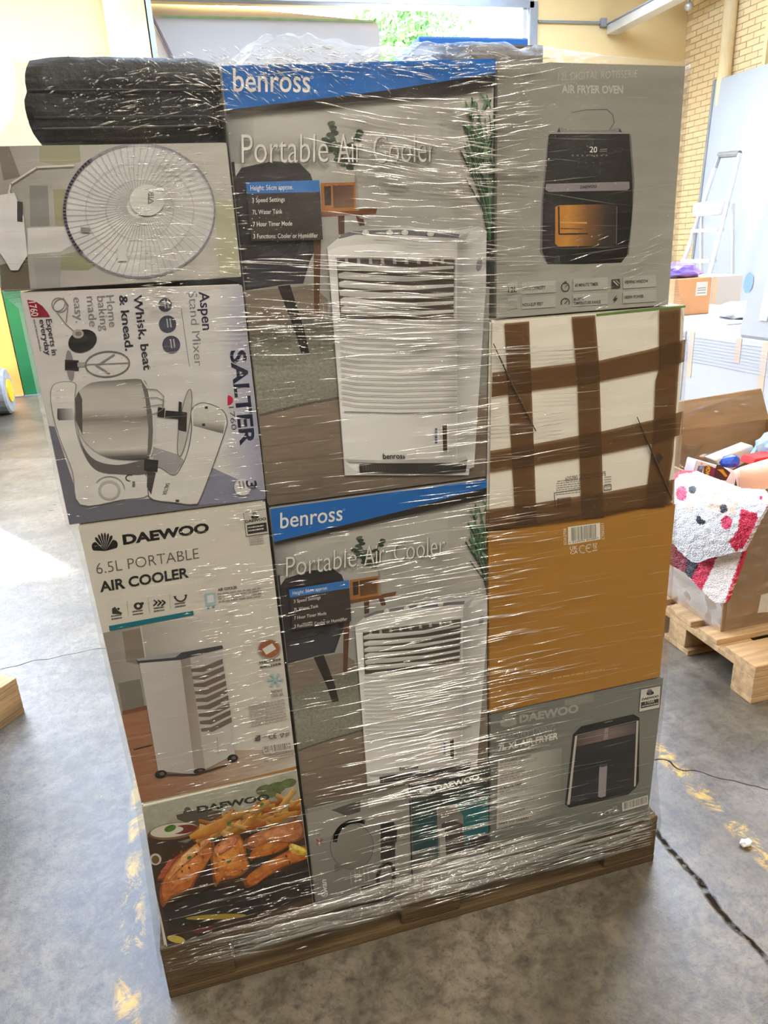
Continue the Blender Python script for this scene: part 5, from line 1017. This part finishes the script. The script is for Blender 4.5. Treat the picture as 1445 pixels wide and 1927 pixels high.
CR = [(-.0, 0), (.055, 0), (.12, .002), (.30, .006), (.345, .012), (.385, .034), (.45, .046), (.51, .036), (.57, .026), (.64, .03), (.70, .034), (.755, .036), (.80, .036), (.9, .028), (1.0, .016), (1.06, .014), (1.12, .001)]
NU, NVt = 150, 44
for j in range(NVt + 1):
    v = j / NVt
    for i in range(NU + 1):
        u = i / NU; x = .056 + (1.116 - .056) * u; h = interp(x, CR)
        zt = 1.766 + .016 * min(1, max(0, (x - .3) / .1)) - .006 * max(0, (x - .95) / .15)
        yy = YFm + v * .34; rise = math.sin(min(1, v * 3.2) * math.pi / 2); z = zt + h * rise + .004 * v
        w_ = .55 * mnoise.noise(Vector((x * 26, yy * 20, 1))) + .35 * mnoise.noise(Vector((x * 60, yy * 50, 4))) + .4 * mnoise.noise(Vector((x * 9 + yy * 14, x * 5, 8)))
        z += w_ * .010 * min(1, v * 6) * (.25 + h / .03); yy += w_ * .006 * min(1, v * 6)
        V.append((x, yy, z)); FL.append((x * .4, yy * 2 + z, 0))
for j in range(NVt):
    for i in range(NU): a = n1 + j * (NU + 1) + i; Fc.append((a, a + 1, a + NU + 2, a + NU + 1))
M_film = filmmat('stretch_film', .018, .06, .09, .006, 'flow', (7, 230), .65)
film = meshobj('stretch_film', V, Fc, M_film, None, True)
at_ = film.data.attributes.new('flow', 'FLOAT_VECTOR', 'POINT'); at_.data.foreach_set('vector', np.array(FL, dtype=np.float32).ravel())
tag(film, 'clear shiny stretch film wrapped tightly around the tall stack of boxes', 'film')

# folds and pleats of the film, pulled tight: thin raised ridges that catch the lamps
Mf, n, l, b = newmat('film_fold'); b.inputs['Base Color'].default_value = (.5, .49, .46, 1); b.inputs['Roughness'].default_value = .3
gls = n.new('ShaderNodeBsdfGlossy'); gls.inputs['Roughness'].default_value = .10; gls.inputs['Color'].default_value = (.95, .93, .88, 1)
mxg = n.new('ShaderNodeMixShader'); mxg.inputs[0].default_value = .5; l.new(b.outputs[0], mxg.inputs[1]); l.new(gls.outputs[0], mxg.inputs[2])
tn = n.new('ShaderNodeBsdfTransparent'); mxs = n.new('ShaderNodeMixShader'); aa = n.new('ShaderNodeAttribute'); aa.attribute_name = 'opacity'
l.new(aa.outputs['Fac'], mxs.inputs[0]); l.new(tn.outputs[0], mxs.inputs[1]); l.new(mxg.outputs[0], mxs.inputs[2]); l.new(mxs.outputs[0], n['Material Output'].inputs['Surface'])
rr = random.Random(31); V, Fc, OP = [], [], []
def fold(x, y, Lp, sl, wpx, op, yoff=-.0125, bend=0.0):
    # ridge that starts at a spot of the sheet and runs Lp along the pull
    n_ = max(3, min(12, int(Lp / 14) + 3)); i0 = len(V)
    cx = sl + bend
    for i in range(n_ + 1):
        t_ = i / n_; tp = (math.sin(math.pi * min(1, max(0, t_))) ** .6) * (.6 + .4 * math.sin(t_ * 9 + x)) ; tp = max(tp, .04)
        px_ = x + Lp * t_; py_ = y + sl * Lp * t_ + bend * Lp * t_ * t_ + math.sin(t_ * 7 + y) * Lp * .006
        q = at((px_, py_), 1, YFm); hw = wpx * .00062 * tp
        for k_, (dz, dy) in enumerate(((1, 0), (.45, -.75), (-.45, -.75), (-1, 0))):
            V.append((q[0], YFm - .0022 + dy * hw * 1.1, q[2] + dz * hw)); OP.append(op * (.55 + .45 * tp))
    for i in range(n_):
        for k_ in range(3): a = i0 + i * 4 + k_; Fc.append((a, a + 4, a + 5, a + 1))
def cluster(n_, xr, yr, L_, sl, w_, op, gx=None):
    for _ in range(n_):
        y = rr.uniform(*yr); x = rr.gauss(*gx) if gx else rr.uniform(*xr)
        if not xr[0] <= x <= xr[1]: x = rr.uniform(*xr)
        Lp = rr.uniform(*L_) * rr.choice((.5, .8, 1, 1.2)); s_ = sl(x, y) if callable(sl) else rr.uniform(*sl)
        fold(x - Lp / 2, y - s_ * Lp / 2, Lp, s_, rr.uniform(*w_), rr.uniform(*op), bend=rr.uniform(-.02, .02))
def persp(x, y): return (179 - y) / (6462 - x) + rr.uniform(-.03, .03)
B = (.45, .95); Fnt = (.10, .32)
cluster(70, (640, 940), (180, 350), (40, 190), (.06, .24), (1.2, 3.4), B); cluster(60, (660, 940), (300, 480), (30, 170), (-.02, .16), (1.2, 3.2), B)
cluster(80, (860, 1010), (110, 330), (25, 120), (-.26, .0), (1.2, 3.2), B); cluster(50, (840, 1010), (300, 590), (25, 120), (-.14, .06), (1.2, 2.8), B)
cluster(26, (940, 1270), (130, 560), (60, 260), (-.2, .16), (1, 2), Fnt); cluster(26, (1080, 1270), (440, 580), (10, 45), (-.5, -.25), (1.0, 2.2), B)
cluster(70, (520, 930), (470, 610), (40, 240), (-.02, .08), (1.2, 3.2), B); cluster(55, (480, 960), (585, 670), (30, 220), (-.08, .02), (1.2, 3.6), B)
cluster(60, (470, 660), (570, 680), (4, 16), (-.4, .3), (1.6, 3.6), B)
cluster(75, (790, 1040), (650, 990), (50, 230), persp, (1.0, 2.8), B, (900, 70)); cluster(40, (930, 1260), (640, 980), (60, 200), persp, (.8, 1.6), Fnt); cluster(40, (500, 860), (680, 950), (20, 120), persp, (.8, 2.0), (.2, .6))
cluster(120, (640, 980), (1000, 1270), (20, 170), persp, (1.1, 3.4), B, (850, 90)); cluster(30, (540, 680), (990, 1270), (6, 50), persp, (1, 2.6), B)
cluster(150, (650, 1010), (1250, 1520), (40, 230), persp, (1.1, 3.6), B, (870, 90)); cluster(30, (560, 700), (1280, 1520), (10, 70), persp, (1, 2.4), (.3, .8))
cluster(150, (700, 960), (1480, 1690), (20, 170), persp, (1.2, 3.8), B, (850, 70)); cluster(40, (590, 760), (1530, 1700), (10, 60), persp, (1, 2.6), (.3, .9))
cluster(46, (920, 1240), (980, 1320), (70, 280), persp, (.8, 1.7), Fnt); cluster(30, (915, 1080), (1000, 1330), (40, 150), persp, (1, 2.4), B); cluster(60, (925, 1230), (1330, 1590), (40, 240), persp, (.8, 1.9), Fnt); cluster(34, (915, 1060), (1330, 1600), (30, 120), persp, (1, 2.6), B)
cluster(80, (80, 300), (130, 225), (3, 12), (-.6, -.1), (1.2, 3), B); cluster(70, (180, 425), (125, 262), (8, 50), (-.34, .0), (1.0, 2.4), B); cluster(24, (340, 430), (120, 250), (8, 60), (.1, .5), (1.2, 2.8), B)
cluster(110, (230, 410), (275, 540), (8, 55), (-.1, .06), (1.2, 3.4), B, (310, 40)); cluster(50, (395, 470), (330, 560), (6, 30), (-.2, .2), (1.2, 2.8), B); cluster(40, (20, 440), (300, 540), (60, 200), (-.04, .03), (.8, 1.6), Fnt)
cluster(90, (400, 500), (540, 980), (4, 26), (-.25, .1), (1.1, 2.8), B, (460, 24)); cluster(90, (90, 460), (550, 980), (4, 34), (-.25, .05), (1, 2.4), B); cluster(50, (180, 470), (560, 960), (60, 200), persp, (.8, 1.5), Fnt); cluster(26, (250, 330), (545, 580), (5, 26), (-.1, .1), (2, 5), B)
cluster(220, (330, 560), (1060, 1530), (5, 44), persp, (1.1, 3.2), B, (470, 60)); cluster(50, (180, 540), (960, 1500), (4, 30), persp, (1, 2.4), B); cluster(50, (200, 540), (980, 1520), (60, 180), persp, (.8, 1.5), Fnt)
cluster(130, (300, 600), (1500, 1790), (5, 50), persp, (1.1, 3.2), B, (450, 80)); cluster(24, (330, 640), (1620, 1760), (50, 160), persp, (1, 2.8), (.3, .8))
cluster(230, (390, 760), (88, 190), (5, 22), (.3, 1.1), (1, 2.4), B, (500, 80)); cluster(80, (440, 960), (85, 150), (10, 60), (-.1, .3), (1, 2.6), B)
cluster(90, (120, 430), (94, 122), (6, 24), (.3, 1.0), (1, 2.4), (.3, .8)); cluster(90, (440, 960), (100, 130), (8, 40), (-.2, .5), (1, 2.6), B)
def hem(x): return 1836 - (x - 300) * .262 - 34 * math.sin(max(0, min(1, (x - 300) / 930)) * math.pi) * .35
for i in range(190):                                # roped lower hem
    x = rr.uniform(300, 1180); Lp = rr.uniform(40, 260); Lp = min(Lp, 1228 - x); s_ = -.262 + rr.uniform(-.03, .03)
    right = x > 740; y = hem(x) - (rr.uniform(0, 70) if right else rr.uniform(0, 60)); fold(x, y, Lp, s_, rr.uniform(1.6, 5.0 if right else 3.6), rr.uniform(.35, .95) if right else rr.uniform(.04, .22))
for i in range(130):
    x = rr.uniform(310, 1220); y = hem(x) - rr.uniform(0, 90); fold(x, y, rr.uniform(5, 30), -.3 + rr.uniform(-.2, .2), rr.uniform(1.4, 3.4), rr.uniform(.5, .95))
for i in range(70):
    x = rr.uniform(300, 1100); y = hem(x) - rr.uniform(-2, 52); fold(x, y, min(rr.uniform(120, 320), 1228 - x), -.262 + rr.uniform(-.03, .03), rr.uniform(6, 13), rr.uniform(.12, .3), yoff=-.011)
fo = meshobj('film_fold', V, Fc, Mf, film, True); fo['kind'] = 'stuff'
o_ = fo.data.attributes.new('opacity', 'FLOAT', 'POINT'); o_.data.foreach_set('value', np.array(OP, dtype=np.float32))
